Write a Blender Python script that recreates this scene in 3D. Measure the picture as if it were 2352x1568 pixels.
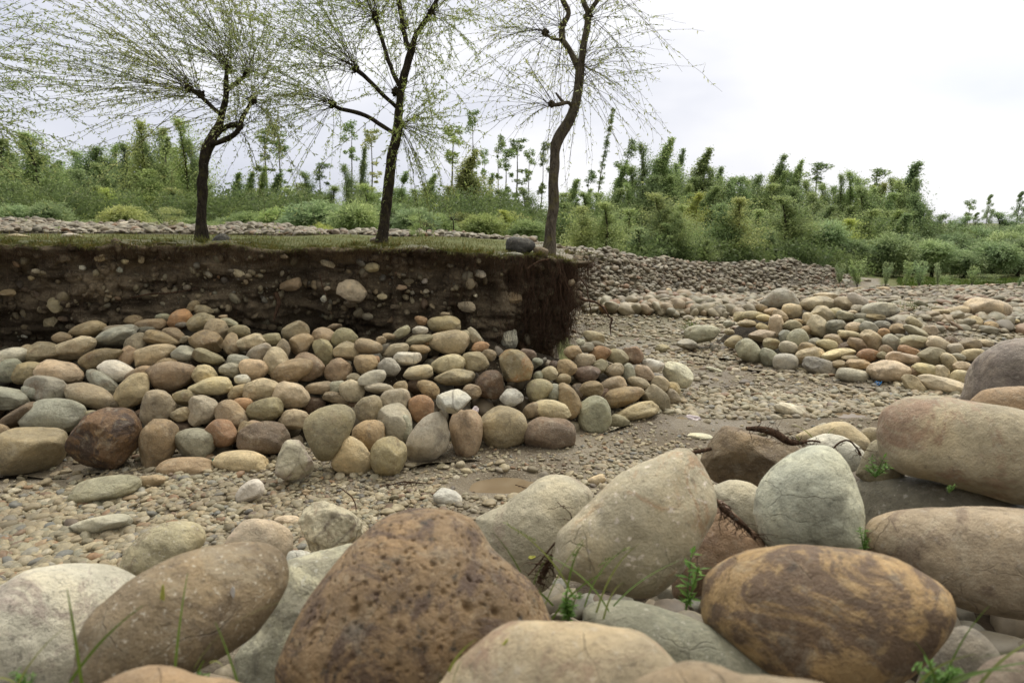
import bpy, math, random
import numpy as np
from mathutils import Vector, Matrix, Euler
for o in list(bpy.data.objects): bpy.data.objects.remove(o)
S = bpy.context.scene; C = S.collection
rnd = random.Random(7); R = np.random.default_rng(11)
# ------------------------------------------------------------------ camera
TH = math.radians(10.0); F = 1568.0; CAMZ = 1.8     # picture measured as 2352 x 1568
cd = bpy.data.cameras.new('camera'); cam = bpy.data.objects.new('camera', cd); C.objects.link(cam)
cam.location = (0, 0, CAMZ); cam.rotation_euler = (math.pi/2 - TH, 0, 0)
cd.sensor_width = 36; cd.lens = 24; cd.clip_start = 0.05; cd.clip_end = 3000
cd.dof.use_dof = True; cd.dof.focus_distance = 5.6; cd.dof.aperture_fstop = 3.6
S.camera = cam
# ------------------------------------------------------------------ overcast sky
SUN_EL, SUN_ROT = math.radians(58), math.radians(25)
w = bpy.data.worlds.new('World'); S.world = w; w.use_nodes = True
nt = w.node_tree; nt.nodes.clear()
def N(nt, t, **k):
    n = nt.nodes.new(t)
    for a, b in k.items(): setattr(n, a, b)
    return n
def ramp(nt, stops, interp='LINEAR'):
    n = nt.nodes.new('ShaderNodeValToRGB'); e = n.color_ramp.elements; n.color_ramp.interpolation = interp
    while len(e) > 1: e.remove(e[-1])
    for i, (p, c) in enumerate(stops):
        q = e[0] if i == 0 else e.new(p)
        q.position = p; q.color = tuple(c) + (1,) if hasattr(c, '__len__') else (c, c, c, 1)
    return n
sky = N(nt, 'ShaderNodeTexSky', sky_type='NISHITA', sun_disc=False, sun_elevation=SUN_EL, sun_rotation=SUN_ROT, air_density=1.0, dust_density=4.0)
tc = N(nt, 'ShaderNodeTexCoord'); mp = N(nt, 'ShaderNodeMapping'); mp.inputs['Scale'].default_value = (1.0, 1.0, 2.6); mp.inputs['Location'].default_value = (0.35, 0.1, 0.2)
nz = N(nt, 'ShaderNodeTexNoise'); nz.inputs['Scale'].default_value = 2.3; nz.inputs['Detail'].default_value = 5; nz.inputs['Roughness'].default_value = 0.45
nt.links.new(tc.outputs['Generated'], mp.inputs[0]); nt.links.new(mp.outputs[0], nz.inputs['Vector'])
# thicker grey cloud towards the left and overhead, thin bright cloud to the right
sx = N(nt, 'ShaderNodeSeparateXYZ'); nt.links.new(tc.outputs['Generated'], sx.inputs[0])
m1 = N(nt, 'ShaderNodeMath', operation='MULTIPLY'); m1.inputs[1].default_value = 0.34; nt.links.new(sx.outputs[0], m1.inputs[0])
m2 = N(nt, 'ShaderNodeMath', operation='ADD'); nt.links.new(nz.outputs[0], m2.inputs[0]); nt.links.new(m1.outputs[0], m2.inputs[1])
cr = ramp(nt, [(0.30, (7.4, 7.7, 8.7)), (0.46, (8.6, 8.8, 9.5)), (0.62, (10.0, 10.0, 10.3)), (0.8, (9.2, 9.4, 9.9))])
cr2 = ramp(nt, [(0.24, (0.64, 0.67, 0.77)), (0.40, (0.78, 0.80, 0.88)), (0.56, (1.0, 1.0, 1.03)), (0.68, (1.05, 1.05, 1.06)), (0.85, (0.88, 0.91, 0.99))])
nt.nodes.remove(cr)
nt.links.new(m2.outputs[0], cr2.inputs[0])
# overcast sky: the zenith is about twice as bright as the horizon, the unseen sky behind the viewer is dimmed to shape the light; nothing shines from below
zr = ramp(nt, [(0, 0.05), (.497, 0.05), (.502, .335), (.64, .335), (.80, .66), (1, 1.0)]); mz = N(nt, 'ShaderNodeMath', operation='MULTIPLY_ADD'); mz.inputs[1].default_value = .5; mz.inputs[2].default_value = .5
nt.links.new(sx.outputs[2], mz.inputs[0]); nt.links.new(mz.outputs[0], zr.inputs[0])
yr = ramp(nt, [(.0, .38), (.42, .5), (.60, 1.0)]); my = N(nt, 'ShaderNodeMath', operation='MULTIPLY_ADD'); my.inputs[1].default_value = .5; my.inputs[2].default_value = .5
nt.links.new(sx.outputs[1], my.inputs[0]); nt.links.new(my.outputs[0], yr.inputs[0])
zy = N(nt, 'ShaderNodeMath', operation='MULTIPLY'); nt.links.new(zr.outputs[0], zy.inputs[0]); nt.links.new(yr.outputs[0], zy.inputs[1])
zs = N(nt, 'ShaderNodeMath', operation='MULTIPLY'); zs.inputs[1].default_value = 24.0; nt.links.new(zy.outputs[0], zs.inputs[0])
sc = N(nt, 'ShaderNodeVectorMath', operation='SCALE'); nt.links.new(zs.outputs[0], sc.inputs['Scale']); nt.links.new(cr2.outputs[0], sc.inputs[0])
wt = ramp(nt, [(.66, (1, 1, 1)), (.82, (1.06, 1.0, .84))]); nt.links.new(mz.outputs[0], wt.inputs[0])      # warm tint added to the unseen sky overhead, to warm the light
wm = N(nt, 'ShaderNodeVectorMath', operation='MULTIPLY'); nt.links.new(sc.outputs[0], wm.inputs[0]); nt.links.new(wt.outputs[0], wm.inputs[1])
mx = N(nt, 'ShaderNodeMix', data_type='RGBA'); mx.inputs[0].default_value = 0.95
nt.links.new(sky.outputs[0], mx.inputs[6]); nt.links.new(wm.outputs[0], mx.inputs[7])
bg = N(nt, 'ShaderNodeBackground'); bg.inputs['Strength'].default_value = 0.10
wo = N(nt, 'ShaderNodeOutputWorld'); nt.links.new(mx.outputs[2], bg.inputs[0]); nt.links.new(bg.outputs[0], wo.inputs[0])
ld = bpy.data.lights.new('sun', 'SUN'); ld.energy = 1.5; ld.angle = math.radians(14); ld.color = (1.0, 0.97, 0.92)
sun = bpy.data.objects.new('sun', ld); C.objects.link(sun)
sun.rotation_euler = (math.pi/2 - SUN_EL, 0, math.pi - SUN_ROT)
S.view_settings.view_transform = 'Standard'; S.view_settings.look = 'None'; S.view_settings.exposure = 0.40; S.view_settings.gamma = 1
S.render.engine = 'CYCLES'
# ------------------------------------------------------------------ numeric helpers
ct, st_ = math.cos(TH), math.sin(TH)
def ray(px, py):
    u = (px - 1176) / F; v = (784 - py) / F
    return np.array([u, ct + v*st_, v*ct - st_])
def at(px, py, t): return np.array([0, 0, CAMZ]) + ray(px, py)*t
FR = np.array([1., 0, 0]); FU = np.array([0, st_, ct]); FF = np.array([0, ct, -st_])
def _h(ix, iy, iz, s):
    n = (ix.astype(np.int64)*374761393 + iy.astype(np.int64)*668265263 + iz.astype(np.int64)*2147483647 + s*974634777) & 0xffffffff
    n = ((n ^ (n >> 13))*1274126177) & 0xffffffff
    n = ((n ^ (n >> 15))*2246822519) & 0xffffffff
    return ((n ^ (n >> 16)) & 0xffff)/65535.0
def vn(p, seed=0):
    p = np.asarray(p, float); i = np.floor(p); f = p - i; f = f*f*(3 - 2*f); i = i.astype(np.int64)
    r = 0
    for a in (0, 1):
        for b in (0, 1):
            for c in (0, 1):
                wgt = (f[:, 0] if a else 1-f[:, 0])*(f[:, 1] if b else 1-f[:, 1])*(f[:, 2] if c else 1-f[:, 2])
                r = r + wgt*_h(i[:, 0]+a, i[:, 1]+b, i[:, 2]+c, seed)
    return r*2 - 1
def fbm(p, oct=4, seed=0, gain=.5):
    r = 0; a = 1
    for k in range(oct):
        r = r + a*vn(p*(2.03**k) + 17.3*k, seed + k); a *= gain
    return r
def interp(x, pts): return np.interp(x, [a for a, b in pts], [b for a, b in pts])
def sst(a, b, x):
    t = np.clip((x - a)/(b - a), 0, 1); return t*t*(3 - 2*t)
def mk(name, verts, faces, mat=None, smooth=True, parent=None, loc=None, attrs=None):
    """faces: list of int arrays (M,3) or (M,4)"""
    me = bpy.data.meshes.new(name); verts = np.asarray(verts, np.float32)
    if loc is not None: verts = verts - np.asarray(loc, np.float32)
    me.vertices.add(len(verts)); me.vertices.foreach_set('co', verts.ravel())
    faces = [np.asarray(f, np.int32) for f in faces if len(f)]
    nl = sum(f.size for f in faces); npoly = sum(len(f) for f in faces)
    me.loops.add(nl); me.loops.foreach_set('vertex_index', np.concatenate([f.ravel() for f in faces]))
    tot = np.concatenate([np.full(len(f), f.shape[1]) for f in faces]).astype(np.int32)
    me.polygons.add(npoly); me.polygons.foreach_set('loop_start', np.concatenate([[0], np.cumsum(tot)[:-1]]).astype(np.int32))
    try: me.polygons.foreach_set('loop_total', tot)
    except Exception: pass
    me.polygons.foreach_set('use_smooth', np.full(npoly, smooth))
    me.update(calc_edges=True); me.validate()
    for an, av in (attrs or {}).items():
        av = np.asarray(av, np.float32)
        ty = 'FLOAT' if av.ndim == 1 else 'FLOAT_VECTOR'
        at_ = me.attributes.new(an, ty, 'POINT'); at_.data.foreach_set('value' if ty == 'FLOAT' else 'vector', av.ravel())
    if mat: me.materials.append(mat)
    o = bpy.data.objects.new(name, me); C.objects.link(o)
    if loc is not None: o.location = [float(q) for q in loc]
    if parent is not None: o.parent = parent
    return o
def tag(o, label=None, cat=None, group=None, kind=None):
    if label: o['label'] = label
    if cat: o['category'] = cat
    if group: o['group'] = group
    if kind: o['kind'] = kind
    return o
def empty(name, loc):
    o = bpy.data.objects.new(name, None); C.objects.link(o); o.location = [float(q) for q in loc]; o.empty_display_size = .1; return o
class MB:
    def __init__(s): s.v = []; s.q = []; s.t = []; s.n = 0
    def add(s, v, q=None, t=None):
        v = np.asarray(v, float)
        if q is not None and len(q): s.q.append(np.asarray(q) + s.n)
        if t is not None and len(t): s.t.append(np.asarray(t) + s.n)
        s.v.append(v); s.n += len(v)
    def tube(s, P, rad, sides=6, cap=True):
        P = np.asarray(P, float); n = len(P); rad = np.broadcast_to(np.asarray(rad, float), (n,))
        T = np.gradient(P, axis=0); T /= np.linalg.norm(T, axis=1)[:, None] + 1e-9
        ref = np.array([0.13, 1, 0.21]); ref = ref if abs(T[0] @ ref) < .9 else np.array([1., 0, 0])
        A = np.cross(T, ref); A /= np.linalg.norm(A, axis=1)[:, None] + 1e-9; B = np.cross(T, A)
        an = np.arange(sides)*2*math.pi/sides
        V = P[:, None, :] + rad[:, None, None]*(np.cos(an)[None, :, None]*A[:, None, :] + np.sin(an)[None, :, None]*B[:, None, :])
        i = np.arange(n-1)[:, None]*sides; j = np.arange(sides)[None, :]; j2 = (j+1) % sides
        Q = np.stack([i+j, i+j2, i+sides+j2, i+sides+j], -1).reshape(-1, 4)
        s.add(V.reshape(-1, 3), q=Q)
        if cap:
            s.add([P[-1] + T[-1]*rad[-1]*.5, *V[-1]], t=[[0, k+1, (k+1) % sides + 1] for k in range(sides)])
    def build(s, name, mat, **k):
        return mk(name, np.concatenate(s.v), ([np.concatenate(s.q)] if s.q else []) + ([np.concatenate(s.t)] if s.t else []), mat, **k)
def smoothpath(pts, n):
    """Catmull-Rom through rows of pts (any width)"""
    P = np.asarray(pts, float); P = np.vstack([2*P[0]-P[1], P, 2*P[-1]-P[-2]]); out = []
    m = len(P) - 3
    for k in range(m):
        for t in np.linspace(0, 1, n, endpoint=(k == m-1)):
            a, b, c, d = P[k:k+4]
            out.append(.5*((2*b) + (-a+c)*t + (2*a-5*b+4*c-d)*t*t + (-a+3*b-3*c+d)*t**3))
    return np.array(out)
# ------------------------------------------------------------------ materials
def newmat(name, rough=.8, spec=.3):
    m = bpy.data.materials.new(name); m.use_nodes = True; nt = m.node_tree; b = nt.nodes['Principled BSDF']
    b.inputs['Roughness'].default_value = rough; b.inputs['Specular IOR Level'].default_value = spec
    return m, nt, b
def mixc(nt, fac, a, b, mode='MIX'):
    n = nt.nodes.new('ShaderNodeMix'); n.data_type = 'RGBA'; n.blend_type = mode
    for sck, v in ((n.inputs[0], fac), (n.inputs[6], a), (n.inputs[7], b)):
        if isinstance(v, bpy.types.NodeSocket): nt.links.new(v, sck)
        elif hasattr(v, '__len__'): sck.default_value = tuple(v) + (1,)
        elif sck.type == 'RGBA': sck.default_value = (v, v, v, 1)
        else: sck.default_value = v
    return n.outputs[2]
def mathn(nt, op, a, b=0.0):
    n = nt.nodes.new('ShaderNodeMath'); n.operation = op
    for i, v in enumerate((a, b)):
        if isinstance(v, bpy.types.NodeSocket): nt.links.new(v, n.inputs[i])
        else: n.inputs[i].default_value = v
    return n.outputs[0]
def noise(nt, vec, scale, detail=4, rough=.55, dist=0.0):
    n = nt.nodes.new('ShaderNodeTexNoise'); nt.links.new(vec, n.inputs['Vector'])
    n.inputs['Scale'].default_value = scale; n.inputs['Detail'].default_value = detail; n.inputs['Roughness'].default_value = rough; n.inputs['Distortion'].default_value = dist
    return n.outputs[0]
def voro(nt, vec, scale, out='Distance', feature='F1', rand=1.0):
    n = nt.nodes.new('ShaderNodeTexVoronoi'); n.feature = feature; nt.links.new(vec, n.inputs['Vector']); n.inputs['Scale'].default_value = scale; n.inputs['Randomness'].default_value = rand
    return n.outputs[out]
def rmp(nt, fac, stops, interp='LINEAR'):
    n = ramp(nt, stops, interp); nt.links.new(fac, n.inputs[0]); return n.outputs[0]
def bump(nt, b, h, strength=.5, dist=.01, prev=None):
    n = nt.nodes.new('ShaderNodeBump'); n.inputs['Strength'].default_value = strength; n.inputs['Distance'].default_value = dist
    nt.links.new(h, n.inputs['Height'])
    if prev is not None: nt.links.new(prev, n.inputs['Normal'])
    nt.links.new(n.outputs[0], b.inputs['Normal']); return n.outputs[0]
def stone_mat(name, col=None, blotch=None, bl_amt=.5, bl_scale=4, speck=(.62, .58, .5), sp_amt=.25, sp_scale=90, dark=.35, veins=0.0, rough=.72):
    """river stone; col None = colour and blotch strength come from the object colour"""
    m, nt, b = newmat(name, rough, .35)
    tcn = nt.nodes.new('ShaderNodeTexCoord'); oi = nt.nodes.new('ShaderNodeObjectInfo')
    off = nt.nodes.new('ShaderNodeVectorMath'); off.operation = 'ADD'
    rs = nt.nodes.new('ShaderNodeVectorMath'); rs.operation = 'SCALE'; rs.inputs[0].default_value = (37, 91, 53); nt.links.new(oi.outputs['Random'], rs.inputs['Scale'])
    nt.links.new(tcn.outputs['Object'], off.inputs[0]); nt.links.new(rs.outputs[0], off.inputs[1]); V = off.outputs[0]
    base = oi.outputs['Color'] if col is None else None
    if base is None:
        col = (col[0]*1.02, col[1]*1.0, col[2]*.96)
        rg = nt.nodes.new('ShaderNodeRGB'); rg.outputs[0].default_value = tuple(col) + (1,); base = rg.outputs[0]
    n1 = noise(nt, V, 3.2, 5, .6, .4)
    c = mixc(nt, 1.0, base, rmp(nt, n1, [(.3, (.62, .61, .58)), (.5, (1, 1, 1)), (.72, (1.32, 1.26, 1.16))]), 'MULTIPLY')
    n2 = noise(nt, V, bl_scale, 10, .74, .9)
    if blotch is None:   # rust and dark mineral stains, only on some stones
        amt = rmp(nt, oi.outputs['Random'], [(.35, 0), (.6, .35), (1, .8)])
        c = mixc(nt, mathn(nt, 'MULTIPLY', rmp(nt, n2, [(.52, 0), (.66, 1)]), amt), c, (.20, .115, .055))
        n3 = noise(nt, V, 7, 6, .7, .6)
        c = mixc(nt, mathn(nt, 'MULTIPLY', rmp(nt, n3, [(.55, 0), (.68, 1)]), .5), c, (.07, .055, .045))
    else:
        c = mixc(nt, mathn(nt, 'MULTIPLY', rmp(nt, n2, [(.645-.3*bl_amt, 0), (.725-.3*bl_amt, 1)]), min(1, bl_amt+.25)), c, blotch)
    ns = noise(nt, V, sp_scale, 3, .6)
    c = mixc(nt, mathn(nt, 'MULTIPLY', rmp(nt, ns, [(.60, 0), (.68, 1)]), sp_amt), c, speck)
    nd = noise(nt, V, sp_scale*.7, 4, .7)
    c = mixc(nt, mathn(nt, 'MULTIPLY', rmp(nt, nd, [(.30, 1), (.42, 0)]), dark), c, (.05, .043, .035))
    ng = noise(nt, V, 26, 6, .7)
    c = mixc(nt, .7, c, rmp(nt, ng, [(.3, (.72, .72, .72)), (.7, (1.25, 1.25, 1.25))]), 'MULTIPLY')
    if veins:
        vv = rmp(nt, voro(nt, V, 3.2, 'Distance', 'DISTANCE_TO_EDGE'), [(.0, 1), (.035, 0)])
        c = mixc(nt, mathn(nt, 'MULTIPLY', vv, veins), c, (.09, .07, .055))
    dv = nt.nodes.new('ShaderNodeVectorMath'); dv.operation = 'MULTIPLY_ADD'; nzc = nt.nodes.new('ShaderNodeTexNoise'); nzc.inputs['Scale'].default_value = 5; nzc.inputs['Detail'].default_value = 4; nt.links.new(V, nzc.inputs['Vector'])
    nt.links.new(nzc.outputs['Color'], dv.inputs[0]); dv.inputs[1].default_value = (.16, .16, .16); nt.links.new(V, dv.inputs[2])
    ck = rmp(nt, voro(nt, dv.outputs[0], 5.5, 'Distance', 'DISTANCE_TO_EDGE'), [(0, 1), (.011, 0)]); ck = mathn(nt, 'MULTIPLY', ck, rmp(nt, noise(nt, V, 3.7, 3), [(.54, 0), (.62, 1)]))
    c = mixc(nt, mathn(nt, 'MULTIPLY', ck, .38), c, (.07, .052, .036))
    lt = rmp(nt, noise(nt, V, 11, 8, .75, .5), [(.54, 0), (.62, 1)]); c = mixc(nt, mathn(nt, 'MULTIPLY', lt, .22), c, (.55, .50, .38))
    nt.links.new(c, b.inputs['Base Color'])
    nt.links.new(rmp(nt, n1, [(.3, rough-.26), (.7, min(1, rough+.06))]), b.inputs['Roughness'])
    h = mathn(nt, 'ADD', mathn(nt, 'MULTIPLY', noise(nt, V, 22, 8, .72), 1.0), mathn(nt, 'MULTIPLY', noise(nt, V, 150, 3, .6), .18))
    h = mathn(nt, 'SUBTRACT', h, mathn(nt, 'MULTIPLY', ck, .2)); pr = bump(nt, b, h, 1.0, .02)
    pits = rmp(nt, voro(nt, V, 34), [(.0, 0), (.22, 1)])
    msk = mathn(nt, 'MAXIMUM', pits, rmp(nt, noise(nt, V, 6, 2), [(.45, 1), (.6, 0)]))
    bump(nt, b, msk, .35, .006, pr)
    return m
M = {}
M['stone'] = stone_mat('river_stone')
def pebble_mat(name, stops, detail_scale=30):
    m, nt, b = newmat(name, .6, .4)
    oi = nt.nodes.new('ShaderNodeObjectInfo'); tcn = nt.nodes.new('ShaderNodeTexCoord')
    c = mixc(nt, 1.0, rmp(nt, oi.outputs['Random'], stops), .88, 'MULTIPLY')
    V = tcn.outputs['Object']
    c = mixc(nt, 1.0, c, rmp(nt, noise(nt, V, 1.6, 5, .7), [(.3, (.62, .62, .62)), (.7, (1.25, 1.22, 1.18))]), 'MULTIPLY')
    g = nt.nodes.new('ShaderNodeNewGeometry')
    c = mixc(nt, mathn(nt, 'MULTIPLY', rmp(nt, noise(nt, g.outputs['Position'], 1.7, 3), [(.48, 0), (.62, 1)]), .45), c, (.11, .085, .055))
    nt.links.new(c, b.inputs['Base Color']); bump(nt, b, noise(nt, V, 5, 4, .7), .3, .004)
    return m
PSTOPS = [(0, (.31, .27, .17)), (.14, (.21, .185, .12)), (.26, (.44, .375, .24)), (.40, (.26, .25, .18)), (.52, (.36, .28, .165)), (.62, (.17, .175, .16)), (.68, (.48, .43, .31)), (.80, (.27, .22, .135)), (.90, (.37, .315, .205)), (.94, (.28, .17, .09)), (1, (.12, .115, .10))]
M['pebble'] = pebble_mat('river_pebble', PSTOPS)
M['cobbles'] = pebble_mat('far_cobble', [(0, (.30, .26, .17)), (.18, (.19, .17, .115)), (.34, (.40, .355, .25)), (.5, (.24, .23, .165)), (.62, (.31, .24, .15)), (.72, (.155, .14, .105)), (.82, (.42, .365, .26)), (.90, (.28, .16, .085)), (.95, (.20, .12, .07)), (1, (.34, .30, .21))])
def soil_mat(name, c1, c2, rough=.95):
    m, nt, b = newmat(name, rough, .15); g = nt.nodes.new('ShaderNodeNewGeometry'); V = g.outputs['Position']
    sv = nt.nodes.new('ShaderNodeVectorMath'); sv.operation = 'MULTIPLY'; sv.inputs[1].default_value = (.55, .55, 2.6); nt.links.new(V, sv.inputs[0])
    c = mixc(nt, rmp(nt, noise(nt, sv.outputs[0], 2.6, 7, .68), [(.36, 0), (.64, 1)]), c1, c2)
    c = mixc(nt, .8, c, rmp(nt, noise(nt, V, 45, 5, .75), [(.3, (.55, .55, .55)), (.7, (1.4, 1.38, 1.3))]), 'MULTIPLY')
    gr = voro(nt, V, 70, 'Color'); sp = nt.nodes.new('ShaderNodeSeparateColor'); nt.links.new(gr, sp.inputs[0])
    c = mixc(nt, mathn(nt, 'MULTIPLY', rmp(nt, sp.outputs[0], [(.86, 0), (.9, 1)]), rmp(nt, voro(nt, V, 70), [(.25, 1), (.4, 0)])), c, (.30, .26, .19))
    nt.links.new(c, b.inputs['Base Color'])
    pr = bump(nt, b, noise(nt, V, 16, 8, .75), .9, .05)
    bump(nt, b, voro(nt, V, 60), .4, .01, pr)
    return m
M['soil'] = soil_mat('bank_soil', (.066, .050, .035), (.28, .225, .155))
M['heap_soil_shade'] = soil_mat('heap_soil_shade', (.022, .017, .011), (.045, .034, .022))  # soil painted extra dark to carry the shade between heaped stones
# the ground: river mud with fine grit, blending to turf where the vertex attribute 'grass' says so
m, nt, b = newmat('ground_mat', .8, .35); g = nt.nodes.new('ShaderNodeNewGeometry'); V = g.outputs['Position']
c = mixc(nt, rmp(nt, noise(nt, V, 1.1, 5, .6), [(.35, 0), (.65, 1)]), (.10, .078, .052), (.215, .185, .135))
v1 = voro(nt, V, 55, 'Color'); sp = nt.nodes.new('ShaderNodeSeparateColor'); nt.links.new(v1, sp.inputs[0])
grit = rmp(nt, sp.outputs[0], [(0, (.10, .08, .06)), (.35, (.17, .14, .10)), (.6, (.24, .21, .16)), (.85, (.36, .33, .27)), (1, (.16, .17, .17))])
edge = rmp(nt, voro(nt, V, 55), [(.25, 1), (.48, 0)])
c = mixc(nt, mathn(nt, 'MULTIPLY', edge, rmp(nt, noise(nt, V, 2.6, 4), [(.35, .15), (.6, .9)])), c, grit)
c = mixc(nt, .8, c, rmp(nt, noise(nt, V, 110, 3, .7), [(.3, (.65, .65, .65)), (.7, (1.3, 1.3, 1.3))]), 'MULTIPLY')
ga = nt.nodes.new('ShaderNodeAttribute'); ga.attribute_name = 'grass'
turf = rmp(nt, noise(nt, V, 3.5, 6, .7), [(.3, (.055, .065, .018)), (.5, (.10, .115, .035)), (.7, (.15, .135, .055))])
gm = mathn(nt, 'MULTIPLY', ga.outputs['Fac'], rmp(nt, mathn(nt, 'ADD', noise(nt, V, 2.0, 5, .65), mathn(nt, 'MULTIPLY', ga.outputs['Fac'], .25)), [(.45, 0), (.6, 1)]))
c = mixc(nt, gm, c, turf)
da = nt.nodes.new('ShaderNodeAttribute'); da.attribute_name = 'soil_shade'
c = mixc(nt, da.outputs['Fac'], c, mixc(nt, noise(nt, V, 9, 5), (.018, .013, .008), (.05, .037, .024)))  # dark soil, with the shade of gaps between stones put into its colour
nt.links.new(c, b.inputs['Base Color']); b.inputs['Specular IOR Level'].default_value = .25
nt.links.new(mathn(nt, 'MAXIMUM', mathn(nt, 'MAXIMUM', rmp(nt, noise(nt, V, .8, 4), [(.38, .45), (.6, .95)]), ga.outputs['Fac']), da.outputs['Fac']), b.inputs['Roughness'])
pr = bump(nt, b, voro(nt, V, 55), .6, -.012); bump(nt, b, noise(nt, V, 20, 6, .7), .6, .02, pr)
M['ground'] = m
def leaf_mat(name, stops, trans=.35, pos_scale=.8):
    m, nt, b = newmat(name, .55, .3)
    g = nt.nodes.new('ShaderNodeNewGeometry'); oi = nt.nodes.new('ShaderNodeObjectInfo')
    c = rmp(nt, g.outputs['Random Per Island'], stops)
    c = mixc(nt, 1.0, c, oi.outputs['Color'], 'MULTIPLY')
    tcn = nt.nodes.new('ShaderNodeTexCoord')
    c = mixc(nt, .6, c, rmp(nt, noise(nt, tcn.outputs['Object'], pos_scale, 3), [(.35, (.72, .78, .8)), (.65, (1.3, 1.2, .95))]), 'MULTIPLY')
    nt.links.new(c, b.inputs['Base Color'])
    tr = nt.nodes.new('ShaderNodeBsdfTranslucent'); nt.links.new(c, tr.inputs[0])
    ms = nt.nodes.new('ShaderNodeMixShader'); ms.inputs[0].default_value = trans
    out = nt.nodes['Material Output']; nt.links.new(b.outputs[0], ms.inputs[1]); nt.links.new(tr.outputs[0], ms.inputs[2]); nt.links.new(ms.outputs[0], out.inputs[0])
    return m
M['leaf'] = leaf_mat('leaf', [(0, (.25, .31, .14)), (.5, (.35, .41, .19)), (1, (.47, .52, .28))], .55)
M['wleaf'] = leaf_mat('willow_leaf', [(0, (.31, .35, .13)), (.5, (.43, .47, .19)), (1, (.57, .60, .31))], .45, 1.2)
M['grass'] = leaf_mat('grass_blade', [(0, (.10, .12, .035)), (.6, (.17, .19, .06)), (.85, (.26, .22, .10)), (1, (.32, .26, .14))], .3, 2)
M['weed'] = leaf_mat('weed_leaf', [(0, (.08, .17, .03)), (1, (.17, .30, .07))], .4, 2)
def bark_mat(name, c1, c2, moss=(.11, .10, .035), moss_amt=0.5):
    m, nt, b = newmat(name, .95, .12); g = nt.nodes.new('ShaderNodeNewGeometry')
    mp = nt.nodes.new('ShaderNodeMapping'); mp.inputs['Scale'].default_value = (1, 1, .28); nt.links.new(g.outputs['Position'], mp.inputs[0]); V = mp.outputs[0]
    n = noise(nt, V, 38, 6, .7, .5)
    c = mixc(nt, rmp(nt, n, [(.35, 0), (.65, 1)]), c1, c2)
    nl = noise(nt, g.outputs['Position'], 9, 5, .7)
    if moss_amt: c = mixc(nt, mathn(nt, 'MULTIPLY', rmp(nt, nl, [(.52, 0), (.64, 1)]), moss_amt), c, moss)
    c = mixc(nt, mathn(nt, 'MULTIPLY', rmp(nt, noise(nt, g.outputs['Position'], 33, 3), [(.66, 0), (.7, 1)]), .5), c, (.24, .24, .21))
    nt.links.new(c, b.inputs['Base Color']); bump(nt, b, n, 1.0, .03)
    return m
M['bark'] = bark_mat('willow_bark', (.018, .014, .011), (.06, .048, .037))
M['bark_grey'] = bark_mat('grey_willow_bark', (.045, .037, .028), (.17, .145, .11), moss=(.16, .14, .05), moss_amt=.6)
M['twig'] = bark_mat('twig_bark', (.07, .055, .03), (.14, .12, .055), moss_amt=0)
M['pbark'] = bark_mat('pale_bark', (.10, .09, .075), (.24, .22, .19), moss_amt=.2)
M['root'] = bark_mat('root', (.030, .018, .012), (.15, .092, .06), moss_amt=0)
M['wall_cobble'] = pebble_mat('embankment_cobble', [(0, (.30, .27, .19)), (.16, (.19, .17, .12)), (.32, (.40, .36, .27)), (.46, (.20, .19, .14)), (.58, (.24, .185, .115)), (.68, (.12, .11, .085)), (.80, (.38, .35, .27)), (.88, (.24, .14, .075)), (.93, (.15, .115, .08)), (1, (.28, .26, .20))])
# ------------------------------------------------------------------ terrain: river bed, mound under the camera, terrace, stone embankment
RIDGE_D = [(-2500, 14), (0, 14), (1049, 15), (1331, 17), (1536, 20), (1748, 24), (1890, 27), (1960, 29), (2100, 31), (4500, 31)]   # picture column -> distance of the embankment's crest
RIDGE_Y = [(-2500, 512), (0, 514), (300, 519), (600, 526), (1049, 548), (1331, 575), (1465, 594), (1536, 598), (1600, 605), (1748, 608), (1819, 601), (1890, 616), (1950, 636), (2050, 644), (4500, 646)]
FOOT_D = [(-2500, 11.5), (0, 11.5), (600, 12), (1049, 12.8), (1331, 15.0), (1536, 17.8), (1748, 22), (1890, 23), (2000, 27), (4500, 27)]
def ywall(X): return 6.35 + (X + 4.7)*0.156 + .07*np.sin(X*2.3 + .5) + .05*np.sin(X*5.1) + .035*np.sin(X*13 + 1)*np.sin(X*3.7) + .02*np.sin(X*29)*np.sin(X*6.1+2)
WTOP = [(-12, 1.62), (-4.7, 1.585), (-2.9, 1.575), (-2.2, 1.52), (-1.5, 1.54), (-.9, 1.53), (-.2, 1.46), (.35, 1.42), (.8, 1.39), (2, 1.35)]
def plat(X): return interp(X, WTOP)
PUD = [(1165, 1113, .25, .14), (1618, 842, .11, .08), (1955, 950, .12, .08), (1572, 957, .09, .06)]   # shallow puddles
PUDW = []
for px, py, a, b_ in PUD:
    r = ray(px, py); t = -CAMZ/r[2]; PUDW.append((r[0]*t, r[1]*t, a, b_))
MFOOT = [(-6, 2.5), (-1.2, 2.75), (0, 3.1), (.6, 3.6), (1.2, 4.3), (2, 4.7), (3.2, 5.2), (4.6, 6.1), (7, 7), (12, 9)]
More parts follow.
